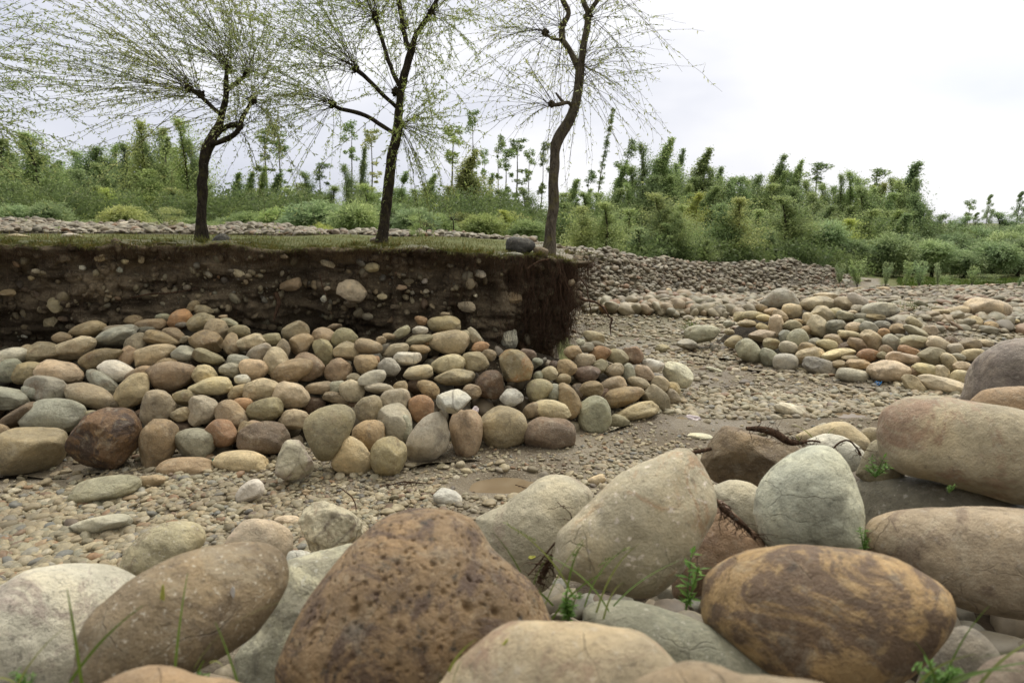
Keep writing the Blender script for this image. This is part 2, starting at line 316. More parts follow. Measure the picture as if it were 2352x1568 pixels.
def G(X, Y, fine=True):
    X = np.atleast_1d(np.asarray(X, float)); Y = np.atleast_1d(np.asarray(Y, float))
    px = 1176 + F*X/(np.maximum(Y, .3)*.99)
    px = np.clip(px, -2400, 4400)
    river = -.05*np.clip(Y - 12, 0, 20)
    P3 = np.stack([X, Y, X*0], 1)
    river = river + .05*vn(P3*.9, 3) + .10*vn(P3*.33, 5)*sst(8, 16, Y) + .018*vn(P3*3.1, 4)
    for (a, b_, ra, rb) in PUDW:
        d = ((X - a)/ra)**2 + ((Y - b_)/rb)**2 + .5*vn(P3*6, 9)
        river = np.where(d < 2.2, river*(sst(.9, 2.2, d)) - (.03 - .014*vn(P3*8, 23) - .008*vn(P3*21, 24))*(1 - sst(.5, 1.8, d)), river)
    p = plat(X); rd = interp(px, RIDGE_D); rv = (784 - interp(px, RIDGE_Y))/F
    dz = (rv*ct - st_)/(ct + rv*st_); rz = CAMZ + dz*rd + .07*vn(P3*.8, 12) + .04*vn(P3*2.3, 13)
    fd = interp(px, FOOT_D)
    k = sst(ywall(X) + .85, ywall(X) + 1.2, Y)*(1 - sst(.30, .62, X - .02*(Y - 7)))   # terrace behind the cut bank
    k2 = sst(.35, .6, (1331 - px)/400.)*sst(8.0, 9.0, Y)
    base = river*(1 - k) + (p - .03 + .03*vn(P3*1.3, 21)) * k
    e = sst(0, 1, (Y - fd)/(rd - fd))
    z = base*(1 - e) + rz*e
    back = np.where(px < 1500, .55, .12); z = np.where(Y > rd, rz - back*sst(0, 2.5, Y - rd) - .004*(Y-rd), z)
    z = np.where(Y > 60, z*np.clip(1 - (Y-60)/200, 0, 1) - 1.2*np.clip((Y-60)/200, 0, 1), z)
    mf = interp(X, MFOOT)
    z = z + .42*sst(0, 1, (mf - .2 - Y)/1.8) + .05*vn(P3*3, 30)*sst(0, .5, mf - Y)
    # low banks of grit in the river bed on the right
    z = z + .28*np.exp(-(((X - 6.9)/1.9)**2 + ((Y - 11.8)/1.1)**2)) + .20*np.exp(-(((X - 3.0)/1.7)**2 + ((Y - 13.2)/1.1)**2))
    return z
def G1(x, y): return float(G([x], [y])[0])
rows = np.concatenate([np.linspace(-1.2, 3, 80), np.linspace(3.03, 10, 190), np.geomspace(10.05, 34, 170), np.geomspace(35, 900, 60)])
cols = np.concatenate([np.linspace(-2.6, -1.15, 40), np.linspace(-1.14, 1.14, 420), np.linspace(1.15, 2.6, 40)])
U, YY = np.meshgrid(cols, rows); XX = U*(YY + 2.2)
ZZ = G(XX.ravel(), YY.ravel()).reshape(XX.shape)
nr, nc = XX.shape; i = np.arange(nr-1)[:, None]*nc + np.arange(nc-1)[None, :]
Q = np.stack([i, i+1, i+nc+1, i+nc], -1).reshape(-1, 4)
pxx = 1176 + F*XX/(np.maximum(YY, .3)*.99)
inpl = (YY > ywall(XX) + 1.15) & (XX < .9)
rdd = interp(pxx, RIDGE_D); fdd = interp(pxx, FOOT_D)
gr = np.where(inpl & (YY < fdd + .8), .95, 0)
gr = np.where(YY > rdd + .3, .9, gr); gr = np.where((YY > rdd - 2.5) & (pxx > 2030), .9, gr)
P3 = np.stack([XX.ravel(), YY.ravel(), 0*XX.ravel()], 1)
gr = np.where((gr < .1) & (YY > 10) & ~inpl, .30*np.clip(fbm(P3*.5, 3, 40).reshape(XX.shape)*1.5, 0, 1), gr)
soil_shade = np.maximum(np.maximum(sst(.0, .3, interp(XX, MFOOT) - YY), .42*sst(13.6, 14.6, YY)*(YY < fdd + .2)*(XX > .06*YY)), ((YY > fdd - .1) & (YY < rdd + np.where(pxx > 1340, 9, 1.2)) & (pxx < 1985))*np.where((pxx > 1340) & (YY < rdd), .6, .9))
gv = np.stack([XX, YY, ZZ], -1).reshape(-1, 3); k0 = len(gv); ex_ = []        # the sheet goes on behind and beside the viewer
for x_, y_, _z in gv[:nc]: ex_.append((x_*60, -260, .3))
gv = np.vstack([gv, ex_]); gr = np.concatenate([gr.ravel(), np.zeros(nc)]); soil_shade = np.concatenate([soil_shade.ravel(), np.full(nc, .5)]); j_ = np.arange(nc-1)
Q = np.vstack([Q, np.stack([k0 + j_, k0 + j_ + 1, j_ + 1, j_], -1)]); sidev = []
for cidx, sg in ((0, -1), (nc-1, 1)):
    k1 = len(gv); line = np.arange(nr)*nc + cidx; far_ = gv[line].copy(); far_[:, 0] += sg*(200 + np.abs(far_[:, 0])*2); gv = np.vstack([gv, far_]); gr = np.concatenate([gr, np.full(nr, .5)]); soil_shade = np.concatenate([soil_shade, np.zeros(nr)])
    j_ = np.arange(nr-1); A_, B_, C_, D_ = line[j_], line[j_+1], k1 + j_ + 1, k1 + j_; Q = np.vstack([Q, np.stack([A_, D_, C_, B_] if sg > 0 else [A_, B_, C_, D_], -1)])
ground = mk('ground', gv, [Q], M['ground'], attrs={'grass': gr.ravel(), 'soil_shade': soil_shade}); tag(ground, kind='structure')
# puddles of muddy water
m, nt, b = newmat('muddy_water', .06, .5); g = nt.nodes.new('ShaderNodeNewGeometry')
nt.links.new(rmp(nt, noise(nt, g.outputs['Position'], 3, 3), [(.3, (.15, .11, .065)), (.7, (.20, .155, .10))]), b.inputs['Base Color']); b.inputs['IOR'].default_value = 1.33
M['water'] = m
for (a, b_, ra, rb) in PUDW:
    an = np.linspace(0, 2*math.pi, 40, endpoint=False)
    k = 1.45 + .2*np.sin(an*3 + a) + .15*np.sin(an*5 + b_)
    mb = MB(); mb.add(np.vstack([[a, b_, -.012], np.stack([a + ra*k*np.cos(an), b_ + rb*k*np.sin(an), an*0 - .012], 1)]), t=[[0, q+1, (q+1) % 40 + 1] for q in range(40)])
    tag(mb.build('water', M['water']), kind='structure')
# ------------------------------------------------------------------ the cut earth bank
def inset(q, s):
    """how far the face lies behind the turf's edge at height fraction q (0 top .. 1 foot), s = X along the bank"""
    n = fbm(np.stack([s*1.1, q*1.5, s*0], 1), 3, 50)
    und = .30*sst(.34, .62, q)*(1 - .45*sst(.72, 1.0, q))*(1 - .75*sst(-.9, -.1, s))
    crn = sst(-.1, .45, s)*(.36*sst(.45, .95, q) + .09*np.sin(q*9 + s*7)*sst(.1, .3, q) + .10*fbm(np.stack([s*6, q*5, s*0], 1), 3, 57))
    return crn + .02 + .10*sst(.0, .12, q) + und + .10*n*sst(.02, .2, q) - .25*sst(.8, 1, q)*sst(-5, -3, -s)
path = [(-12 + .03*k, 0) for k in range(int((0.52 + 12)/.03))]
PX = np.array([a for a, _ in path]); PY = ywall(PX)
cx, cy = .52, ywall(.52) + .28   # rounded corner
an = np.linspace(-math.pi/2, 0, 18)[1:]
PX = np.concatenate([PX, cx + .28*np.cos(an)]); PY = np.concatenate([PY, cy + .28*np.sin(an)])
ys = np.arange(cy + .05, cy + 5.5, .05); PX = np.concatenate([PX, cx + .28 + .02*(ys - cy) + .06*np.sin(ys*3)]); PY = np.concatenate([PY, ys])
tx = np.gradient(PX); ty = np.gradient(PY); L = np.hypot(tx, ty); NX, NY = ty/L, -tx/L        # outward normal
NX = np.convolve(np.pad(NX, 4, 'edge'), np.ones(9)/9, 'valid'); NY = np.convolve(np.pad(NY, 4, 'edge'), np.ones(9)/9, 'valid')
SL = np.concatenate([[0], np.cumsum(np.hypot(np.diff(PX), np.diff(PY)))]) - 12
q = np.concatenate([np.linspace(0, 1, 100)]); top = plat(PX) - sst(.1, .7, PX)*(.05 + .06*vn(np.stack([PX*4, PY*4, 0*PX], 1), 66)) + .018*vn(np.stack([PX*6, PY*6, 0*PX], 1), 67)
nb = 26; backs = np.linspace(1.25, 0, nb, endpoint=False)      # turf strip behind the edge, then down the face
V = []
for d in backs:
    zt = top + .012*vn(np.stack([PX*9, PY*9, PX*0 + d*9], 1), 60) + .02*vn(np.stack([PX*2, PX*0, PX*0 + d*2], 1), 61) - .02*(d > 1.1) - .025*math.exp(-d/.06)
    V.append(np.stack([PX - NX*d, PY - NY*d, zt], 1))
for qq in q:
    ins = inset(np.full_like(PX, qq), SL)
    z = top*(1 - qq) - .12*qq + .03*vn(np.stack([PX*2.2, PY*0 + qq*5, 0*PX], 1), 81)*math.sin(math.pi*qq)
    pp = np.stack([PX, PY, z], 1)
    dd = ins + .085*fbm(pp*4.2, 4, 70, .62) + .07*np.abs(vn(pp*np.array([8, 8, 5]), 75)) + .06*np.floor(2.2*vn(pp*np.array([1.7, 1.7, 6]), 78))*.5 + .05*np.abs(vn(pp*np.array([3, 3, 9]), 78)) + .05*sst(.0, .08, qq)*np.abs(vn(pp*np.array([14, 14, 4]), 79)) - .03*(qq < .03)
    V.append(np.stack([PX - NX*dd, PY - NY*dd, z + .02*vn(pp*7, 77)], 1))
V = np.array(V); V_bank = V; nr, nc = V.shape[:2]
i = np.arange(nr-1)[:, None]*nc + np.arange(nc-1)[None, :]; Q = np.stack([i, i+nc, i+nc+1, i+1], -1).reshape(-1, 4)
g_ = np.zeros((nr, nc)); g_[:nb] = .75; g_[nb-2:nb] = .45
g_[:nb] *= (1 - .75*sst(-.2, .5, PX))[None, :]
bank = empty('earth_bank', (-2, 6.8, 0)); tag(bank, 'dark brown cut earth bank topped with turf, studded with stones and roots', 'bank')
bk = mk('bank_face', V[nb-1:].reshape(-1, 3), [Q[:(nr-nb)*(nc-1)]], M['soil']); bk.parent = bank; bk.matrix_parent_inverse = Matrix.Translation((2, -6.8, 0))
tf = mk('turf', V[:nb].reshape(-1, 3), [Q[:(nb-1)*(nc-1)]], M['ground'], attrs={'grass': g_[:nb].ravel()}); tf.parent = bank; tf.matrix_parent_inverse = Matrix.Translation((2, -6.8, 0))
def on_wall(px, py, lift=0.0):
    """point of the bank's face seen at a picture position"""
    r = ray(px, py); t = 6.5; 
    for _ in range(12):
        X, Z = r[0]*t, CAMZ + r[2]*t
        tz = float(plat(X)); qq = min(max((tz - Z)/(tz + .12), 0), 1)
        Yw = float(ywall(X)) + float(inset(np.array([qq]), np.array([min(X, .5)]))[0]) - lift
        t = .5*t + .5*Yw/r[1]
    return t
# ------------------------------------------------------------------ heap surfaces
LBASE = [(-400, 1095), (0, 1092), (330, 1082), (480, 1092), (620, 1090), (760, 1060), (850, 1085), (1000, 1060), (1130, 1050), (1280, 1032), (1400, 985), (1540, 950), (1590, 880), (1700, 840)]
RBASE = [(1500, 795), (1580, 808), (1690, 820), (1720, 845), (1850, 860), (1980, 885), (2080, 905), (2200, 915), (2600, 930)]
def heap_t(px, py, base, m):
    yb = float(interp(px, base)); r0 = ray(px, yb); tb = -CAMZ/r0[2]; Yb = r0[1]*tb
    if py >= yb: r = ray(px, py); return -CAMZ/r[2]
    r = ray(px, py); return (CAMZ + m*Yb)/(m*r[1] - r[2])
LM, RM = .56, .34
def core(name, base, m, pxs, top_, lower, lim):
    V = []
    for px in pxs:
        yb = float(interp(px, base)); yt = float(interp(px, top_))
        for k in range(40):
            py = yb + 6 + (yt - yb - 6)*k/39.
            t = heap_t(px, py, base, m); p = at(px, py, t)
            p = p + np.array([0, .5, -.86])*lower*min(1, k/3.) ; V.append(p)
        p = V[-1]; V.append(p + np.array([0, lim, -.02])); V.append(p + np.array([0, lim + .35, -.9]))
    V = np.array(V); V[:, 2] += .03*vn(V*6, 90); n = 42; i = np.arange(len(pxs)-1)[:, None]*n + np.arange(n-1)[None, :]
    return mk(name, V, [np.stack([i, i+n, i+n+1, i+1], -1).reshape(-1, 4)], M['heap_soil_shade'])
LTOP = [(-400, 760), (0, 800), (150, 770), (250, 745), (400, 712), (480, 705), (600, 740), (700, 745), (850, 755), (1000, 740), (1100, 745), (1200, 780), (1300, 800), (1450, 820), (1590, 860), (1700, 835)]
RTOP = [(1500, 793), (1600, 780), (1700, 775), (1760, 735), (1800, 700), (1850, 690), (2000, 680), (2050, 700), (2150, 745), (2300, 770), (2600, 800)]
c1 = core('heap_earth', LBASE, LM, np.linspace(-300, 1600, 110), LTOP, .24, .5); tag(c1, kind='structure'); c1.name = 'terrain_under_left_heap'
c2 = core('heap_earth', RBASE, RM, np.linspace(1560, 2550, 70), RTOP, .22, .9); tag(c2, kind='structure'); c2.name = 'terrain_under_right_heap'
# ------------------------------------------------------------------ stones
import bmesh
ICO = {}
def ico(k):
    if k not in ICO:
        bm = bmesh.new(); bmesh.ops.create_icosphere(bm, subdivisions=k, radius=1); bm.verts.index_update()
        v = np.array([x.co[:] for x in bm.verts]); f = np.array([[y.index for y in x.verts] for x in bm.faces]); bm.free(); ICO[k] = (v/np.linalg.norm(v, axis=1)[:, None], f)
    return ICO[k]
def stone_shape(seed, k=5, ang=.25, rough=.05, egg=.0, box=2.3):
    """unit stone: rounded, egg-shaped, with a few worn flats"""
    r = np.random.default_rng(seed); d, f = ico(k); e = 2.0/box
    v = np.sign(d)*np.abs(d)**e; v /= (np.abs(v)**(box)).sum(1)[:, None]**(1/box) if False else np.linalg.norm(v, axis=1)[:, None]**(.35)
    v = v/np.abs(v).max(0)
    v = v*(1 + egg*v[:, [0]]*np.array([0, 1, .6]))
    for _ in range(int(3 + ang*14)):
        n = r.normal(size=3); n /= np.linalg.norm(n); dist = r.uniform(.74, .95) - ang*.12
        s = v @ n; ov = np.clip(s - dist, 0, None); v = v - n*(ov*(.55 + ang*.9)).clip(0, .9*ov.max() + 1e-6)[:, None] if ov.max() > 0 else v
    v = v*(1 + .10*vn(v*1.2 + seed, seed % 97)[:, None] + rough*.6*vn(v*2.9 + seed, 5)[:, None] + rough*.25*vn(v*7 + seed, 6)[:, None] + rough*.10*vn(v*17 + seed, 7)[:, None])
    return v/np.abs(v).max(0), f
COLS = {'o': ((.300, .262, .160), 'olive grey'), 'b': ((.46, .385, .245), 'beige'), 't': ((.315, .232, .135), 'brown'), 'g': ((.300, .305, .235), 'greenish grey'), 'y': ((.345, .325, .262), 'grey'),
        'w': ((.56, .55, .47), 'pale grey'), 'r': ((.34, .19, .09), 'rusty orange'), 'd': ((.12, .080, .050), 'dark brown'), 'k': ((.17, .118, .080), 'purplish brown'), 'p': ((.43, .34, .23), 'pinkish beige'), 'u': ((.27, .275, .255), 'bluish grey')}
NST = [0]
def add_stone(px, py, a, b_, ang, code, t, name='cobble', k=5, angular=.2, mat=None, c=None, tilt=True, rough=.05):
    NST[0] += 1; sd = NST[0]*7 + 3; r = random.Random(sd)
    v, f = stone_shape(sd, k, angular*r.uniform(.15, 1.45), rough*r.uniform(.7, 1.8), r.uniform(-.34, .34), r.uniform(2.0, 2.8))
    A, B = a*t/F, b_*t/F; Cc = c*t/F if c else .5*(A + B)*r.uniform(.72, .98)
    v = v*np.array([A, B, Cc])
    if tilt:
        E = Euler((math.radians(r.uniform(-14, 14)), math.radians(r.uniform(-12, 12)), 0)).to_matrix(); v = v @ np.array(E).T
        lo, hi = v.min(0), v.max(0); v[:, 0] *= 2*A/(hi[0]-lo[0]); v[:, 1] *= 2*B/(hi[1]-lo[1])
    th = math.radians(ang); ca, sa = math.cos(th), math.sin(th)
    ex = FR*ca + FU*sa; ey = -FR*sa + FU*ca; ez = -FF
    if name == 'cobble' and max(A, B) > .24: name = 'boulder'
    loc = at(px, py, t); w_ = v[:, [0]]*ex + v[:, [1]]*ey + v[:, [2]]*ez + loc
    o = mk(name, w_, [f], mat or M['stone'], loc=loc)
    base = COLS[code][0]; lum = .3*base[0] + .6*base[1] + .1*base[2]; kk_ = .26; base = tuple(base[i]*(1-kk_) + kk_*lum*(1.21, .98, .62)[i] for i in range(3)); h = r.uniform(.84, 1.16)*1.13; o.color = (base[0]*h*r.uniform(.95, 1.05), base[1]*h, base[2]*h*r.uniform(.9, 1.1), 1)
    return o
def outline_stone(name, poly, t, mat, depth=.8, k=6, label=None, group='large boulders in the foreground pile', seed=1, rough=.03, pits=0, power=.5, code=None, skew=0, cat='boulder', back=1.0, ctr=None, fix=True, bow=2.2, flats=0):
    """a stone whose outline was traced in the picture; given its own distance, size and thickness"""
    P = np.array(poly, float); x0, y0 = ctr or ((P[:, 0].min()+P[:, 0].max())/2, (P[:, 1].min()+P[:, 1].max())/2)
    r0 = ray(x0, y0); f_ = r0/np.linalg.norm(r0); rt = np.cross(f_, [0, 0, 1.]); rt /= np.linalg.norm(rt); up = np.cross(rt, f_)
    c0 = at(x0, y0, t)
    # outline points on the plane through the centre across the line of sight
    pts = []
    for x, y in poly:
        r = ray(x, y); s = ((c0 - [0, 0, CAMZ]) @ f_)/(r @ f_); p = np.array([0, 0, CAMZ]) + r*s - c0; pts.append((p @ rt, p @ up))
    pts = smoothpath(np.array(pts + [pts[0]]), 8)[:-1]
    R2 = np.hypot(pts[:, 0], pts[:, 1]); A2 = np.arctan2(pts[:, 1], pts[:, 0]); o_ = np.argsort(A2); A2, R2 = A2[o_], R2[o_]
    v, f = ico(k); ph = np.arctan2(v[:, 1], v[:, 0]); Rr = np.interp(ph, np.r_[A2[-1]-2*math.pi, A2, A2[0]+2*math.pi], np.r_[R2[-1], R2, R2[0]])
    Rm = np.median(R2); s = np.hypot(v[:, 0], v[:, 1])
    prof = (1 - np.abs(v[:, 2])**bow)**(1/bow) if bow != 2 else s
    mixr = Rr*s**.7 + Rm*(1 - s**.7)            # outline counts most at the rim
    W = np.stack([np.cos(ph)*mixr*prof, np.sin(ph)*mixr*prof, v[:, 2]*Rm*depth*np.where(v[:, 2] < 0, 1, back)], 1)
    if flats:
        r = np.random.default_rng(seed + 500)
        for _ in range(flats):
            n2 = r.normal(size=3); n2[2] = -abs(n2[2])*.9; n2 /= np.linalg.norm(n2); s2 = W @ n2; dd = s2.max()*r.uniform(.60, .86); W = W - n2*(np.clip(s2 - dd, 0, None)*.82)[:, None]
    n_ = v*np.array([1, 1, 1.])
    q = W/Rm + seed*3.7
    amp = np.where(s > .92, .35, 1.0)
    W = W + n_*(Rm*(rough*1.6*vn(q*1.6, seed)*amp + rough*.8*vn(q*3.7, seed+1) + rough*.30*vn(q*9, seed+2) + rough*.14*vn(q*22, seed+3)))[:, None]
    if pits:
        r = np.random.default_rng(seed)
        for _ in range(pits):
            c = v[r.integers(len(v))]; 
            if c[2] > .4: continue
            rad = r.choice([.003, .0045, .006, .011], p=[.5, .34, .14, .02])/Rm; d2 = ((v - c)**2).sum(1); W -= n_*(Rm*rad*1.1*np.exp(-d2/(rad*rad*.55)))[:, None]
    if skew: W[:, 1] += skew*W[:, 2]
    w_ = W[:, [0]]*rt + W[:, [1]]*up + W[:, [2]]*f_ + c0
    o = mk(name, w_, [f[:, ::-1]], mat, loc=c0)
    if code: o.color = COLS[code][0] + (1,)
    tag(o, label, cat, group); return o
# ------------------------------------------------------------------ the two cobble heaps, stone by stone
Z1 = (0, 1050, 2.24, """75 540 150 65 18 w
70 655 135 92 10 g
55 872 195 88 -5 g
440 1015 252 138 3 g smooth greenish grey oval boulder
165 1012 180 58 33 k
15 1140 60 60 0 t
210 1300 275 188 12 o mottled boulder at left edge
1275 1255 218 130 82 t tall teardrop-shaped brown stone
1505 1440 215 88 4 t low brown foot stone
1575 1235 155 122 -10 y
1280 955 150 128 70 o
1075 820 155 110 35 b
735 855 215 90 -17 o long olive sloping stone
370 790 172 108 -15 y
828 735 145 72 -35 g
950 655 132 82 -10 w
480 655 170 82 -12 p wedge-shaped pinkish stone
230 662 118 84 5 o
218 505 52 66 0 o
345 498 152 82 4 o
605 466 185 82 20 b
820 548 178 78 18 t
715 318 148 56 12 b
945 310 130 35 0 y
940 370 165 72 13 g
1105 432 96 80 60 o
1040 530 80 62 50 t
1190 305 92 42 5 g
1220 276 122 50 0 t
1310 395 142 62 -12 t
1240 525 172 85 20 b oblong pale beige stone
1412 350 92 46 -20 t
1452 235 95 75 30 r
1560 130 55 38 40 t
1645 160 70 42 -10 o
1620 262 108 74 18 o
1750 312 86 84 -20 o
1320 215 60 30 0 g
1930 325 84 48 0 o
1668 412 122 86 -12 t
1500 395 46 28 20 o
1870 440 66 95 10 t
2015 422 142 60 16 b
1690 545 125 62 -12 o
1490 512 92 64 0 g
1390 690 180 118 14 t broad brown mid-heap stone
1345 600 85 50 20 t
1650 680 98 80 -10 b
1710 780 166 72 6 b
1130 692 115 66 22 t
1490 870 92 64 0 o
1460 1002 88 56 5 o
1465 1125 100 75 0 d
1650 970 115 118 0 y
1880 1022 145 100 -42 t
1795 1150 122 112 -25 r
1965 1392 210 98 -3 b
1930 820 92 50 28 t
1965 925 76 55 0 r
1960 718 62 40 0 w
1935 582 88 66 0 g
510 382 70 45 0 t
745 1000 62 32 8 o
1468 275 50 24 0 y
1862 262 72 34 -22 g
1080 240 70 40 0 t
1810 212 36 18 0 t
640 800 60 60 0 d
260 830 90 60 0 g
560 790 100 60 0 d
1180 1010 90 60 0 d
1860 640 80 60 0 g
1370 1190 60 50 0 d
2060 1110 70 60 0 t""")
Z2 = (850, 1050, 2.24, """290 395 88 50 4 o
490 332 110 82 8 o
385 475 80 57 86 o
540 430 98 82 32 t
195 510 102 66 22 y
330 574 110 96 100 b
160 640 106 92 12 p
455 648 168 90 18 t round-shouldered brown middle stone
600 622 124 112 -10 t
718 375 96 76 -15 p
800 292 56 25 12 t
890 388 100 80 -10 o
708 484 108 76 108 o
910 490 112 74 -8 p
1090 455 106 58 -12 t
825 657 108 98 12 t
1068 590 88 82 20 t
1240 627 88 76 -12 y
1110 718 115 66 22 g
1300 482 106 52 18 o
1400 548 108 58 4 w
1480 660 116 58 12 b
1500 397 115 44 12 o
1500 475 82 40 0 t
1538 416 34 28 0 r
1730 418 164 98 -2 b large beige flat-topped stone
1852 375 56 50 0 b
1720 600 137 80 9 b smooth beige oval stone
1950 575 107 86 -15 o
1772 700 162 68 6 o
1690 272 130 70 0 o
1495 320 62 32 0 w
1502 242 50 36 -28 r
1335 345 85 36 32 g
1980 457 72 42 12 r
2055 520 56 44 -25 t
1930 370 75 42 -60 y
210 800 150 88 6 b
448 845 140 106 -2 b rusty-spotted rounded beige stone
680 785 106 48 4 t
820 782 88 56 0 g
945 812 98 82 -32 b
820 872 108 48 -10 t
640 930 84 66 0 d
230 970 134 94 4 o
475 1045 114 84 -12 p
105 1130 76 70 0 t
252 1190 192 128 3 k dark mottled oval boulder
1160 790 115 44 -3 y
1340 785 58 50 0 t
1290 882 122 84 -5 y
1075 970 110 120 0 o
1080 1170 125 118 0 t
1295 1075 158 128 104 y
1560 792 98 66 -34 t
1510 962 112 96 100 r
1918 820 74 62 0 t
2050 760 115 112 0 d round dark brown stone
1570 1200 218 156 68 y big crackled grey boulder
1876 1160 198 128 95 t upright tan boulder
960 1360 148 142 -30 b squat pale foot boulder
1250 1355 158 138 80 o
960 700 52 36 0 y
420 770 90 60 0 d
1380 1120 50 110 0 g
1470 770 80 60 0 d
960 930 60 40 0 d
1240 370 50 26 0 t
1180 400 40 34 0 t
1700 190 40 16 0 p
1130 560 40 30 0 r""")
Z3 = (1700, 1150, 2.24, """555 582 106 90 12 o
637 446 66 56 0 b
548 472 38 38 0 g
780 402 78 74 0 t
748 490 60 42 0 t
672 600 58 68 0 g
790 665 142 88 112 t
672 748 152 84 -12 b smooth pale beige oval stone
640 945 204 140 -6 k purplish brown boulder
1003 790 150 128 92 g rust-streaked upright boulder
270 882 188 166 0 o big round olive boulder
500 740 76 58 30 t
330 640 92 68 0 w
938 453 112 68 3 k
968 575 102 64 2 t
910 340 88 64 6 o
832 275 72 56 0 t
1000 160 88 55 -28 b
945 235 56 42 0 g
1015 202 62 26 -10 g
1042 287 88 60 0 r
1048 395 70 52 30 o
1190 318 86 66 -18 o
1160 420 80 54 12 o
1275 435 74 52 95 g
1317 300 84 76 -30 k
1150 530 109 54 12 t
1408 450 92 62 -38 p
1480 380 90 50 -10 w
1530 532 74 62 -30 p
1668 447 126 88 -24 w pale grey tip boulder
1360 528 95 52 -22 o
1240 630 164 74 12 t
1500 652 120 86 -40 o
1645 570 62 52 -35 b
1635 645 64 60 -20 o
1342 760 178 70 14 b long reclining beige stone
1200 832 88 54 -12 o
465 290 68 42 -18 k
545 350 44 30 -20 g
890 192 36 26 0 w
1132 232 46 24 0 g
690 405 60 60 0 d
860 610 60 80 0 d
1080 620 80 60 0 d""")
Z4 = (2400, 900, 1.8092, """253 555 116 58 6 g pale greenish end oval
150 622 64 34 -3 y
455 608 58 42 8 b
555 672 84 66 -38 g
680 704 64 52 -55 g
790 738 76 56 0 y
643 567 86 38 -8 p pinkish flat stone
702 620 58 38 -2 o
730 504 72 46 82 b
836 500 61 36 -8 o
880 602 76 63 122 g upright greenish grey stone
812 647 64 44 -25 y
830 405 64 50 -12 b
632 387 42 27 -15 t
702 410 46 26 0 p
578 433 72 28 4 b
492 440 46 32 15 b
655 450 52 24 -4 b
762 442 54 34 -28 b
1015 365 126 54 -3 b broad cracked beige boulder
1060 312 82 28 -8 b
1185 352 74 44 -10 b
1262 345 72 44 -30 y
1268 392 42 30 0 y
1416 402 122 52 0 y wide grey back boulder
1040 430 68 54 -18 b
1112 416 46 34 0 b
945 456 42 42 0 b
1003 508 76 56 108 b
1125 508 62 46 12 g
1192 440 62 34 -8 g
1230 415 30 15 0 b
1300 452 60 31 -20 g
1378 442 66 23 -5 o
1240 515 54 36 0 b
1275 478 42 20 0 g
1348 526 68 42 -42 u blue-grey stone
1425 500 56 32 -10 u
1432 545 36 28 0 r
1210 560 76 27 -6 b
1110 598 62 40 -18 t
1064 628 64 38 -18 b
982 612 40 30 0 g
925 530 36 28 0 t
870 476 36 20 0 t
645 512 48 25 -20 b
1268 625 74 40 -30 t
1355 602 84 50 -50 b slanting beige stone
1488 618 60 48 -65 g
1520 522 50 38 0 t
1655 545 95 30 -25 g
1636 612 104 46 6 o
1740 537 46 40 -10 b
1550 580 38 25 -20 g
1812 630 92 50 -24 b
1985 628 82 44 10 t
1870 610 42 40 0 k
2097 615 52 24 -12 b
2022 688 74 38 6 b
1750 703 92 60 -5 o smooth olive right-hand oval
1563 712 100 40 -6 p
1602 675 76 36 -25 r
1335 692 76 42 0 r
1452 668 46 35 -35 t
1425 695 32 25 0 o
1140 688 102 36 8 b
950 698 90 52 10 b
1018 770 104 54 -18 u
1135 755 50 30 0 t
1228 712 62 20 0 t
1272 750 82 33 -3 t
1240 828 103 48 -4 g greenish foot stone
1476 800 140 70 -4 b largest pale beige stone
1635 798 32 30 0 t
1698 790 86 48 -15 b
1640 892 88 48 -40 b
1807 893 144 60 -18 b long pale foot stone
1820 808 55 40 -30 b
1866 740 68 42 -55 b
1950 770 62 38 -10 b
1932 832 60 45 0 b
1915 705 48 25 -10 g
1632 480 52 28 -30 b
790 572 40 42 0 g
540 487 62 24 0 b
425 487 36 22 0 g
425 543 34 18 0 b
1590 945 54 16 -26 y
1190 650 60 40 0 d
1560 760 60 40 0 d
940 660 60 50 0 t
1900 655 50 40 0 y""")
Z4B = (2400, 900, 1.8092, """2112 388 150 72 -2 b
1920 402 72 34 0 p
1782 414 88 22 0 b
2250 467 74 22 -4 b
2030 480 52 44 0 b
2095 432 48 16 0 b
85 345 42 34 10 g
145 412 36 22 0 g
160 452 40 22 -10 y
68 425 30 24 0 b
205 368 42 20 0 g
265 386 50 18 0 y
30 385 40 20 0 b
250 462 56 12 0 b
410 368 30 20 0 b
2140 505 46 34 0 t
498 268 26 22 0 u
488 234 24 14 0 u
25 272 28 18 0 p
1430 262 42 18 0 p
1180 212 36 15 0 u
1260 262 40 14 0 p
1935 268 26 16 0 p
80 166 28 18 0 y
1330 205 26 10 0 y
770 196 20 14 0 y
20 312 30 15 0 g
300 400 45 20 0 y
180 350 36 18 0 p
220 412 26 16 0 t""")
SIZEW = [(0, 'small'), (46, 'middling'), (70, 'large')]
def shape_word(a, b_, ang):
    r = max(a, b_)/min(a, b_)
    tall = (abs((ang + 90) % 180 - 90) > 50) if a >= b_ else True
    if r < 1.22: return 'rounded'
    if r < 1.7: return 'upright oval' if tall else 'oval'
    return 'upright long' if tall else ('flat' if r > 2.3 else 'long')
DIRS = ['to the right of', 'upper right of', 'above', 'upper left of', 'to the left of', 'lower left of', 'below', 'lower right of']
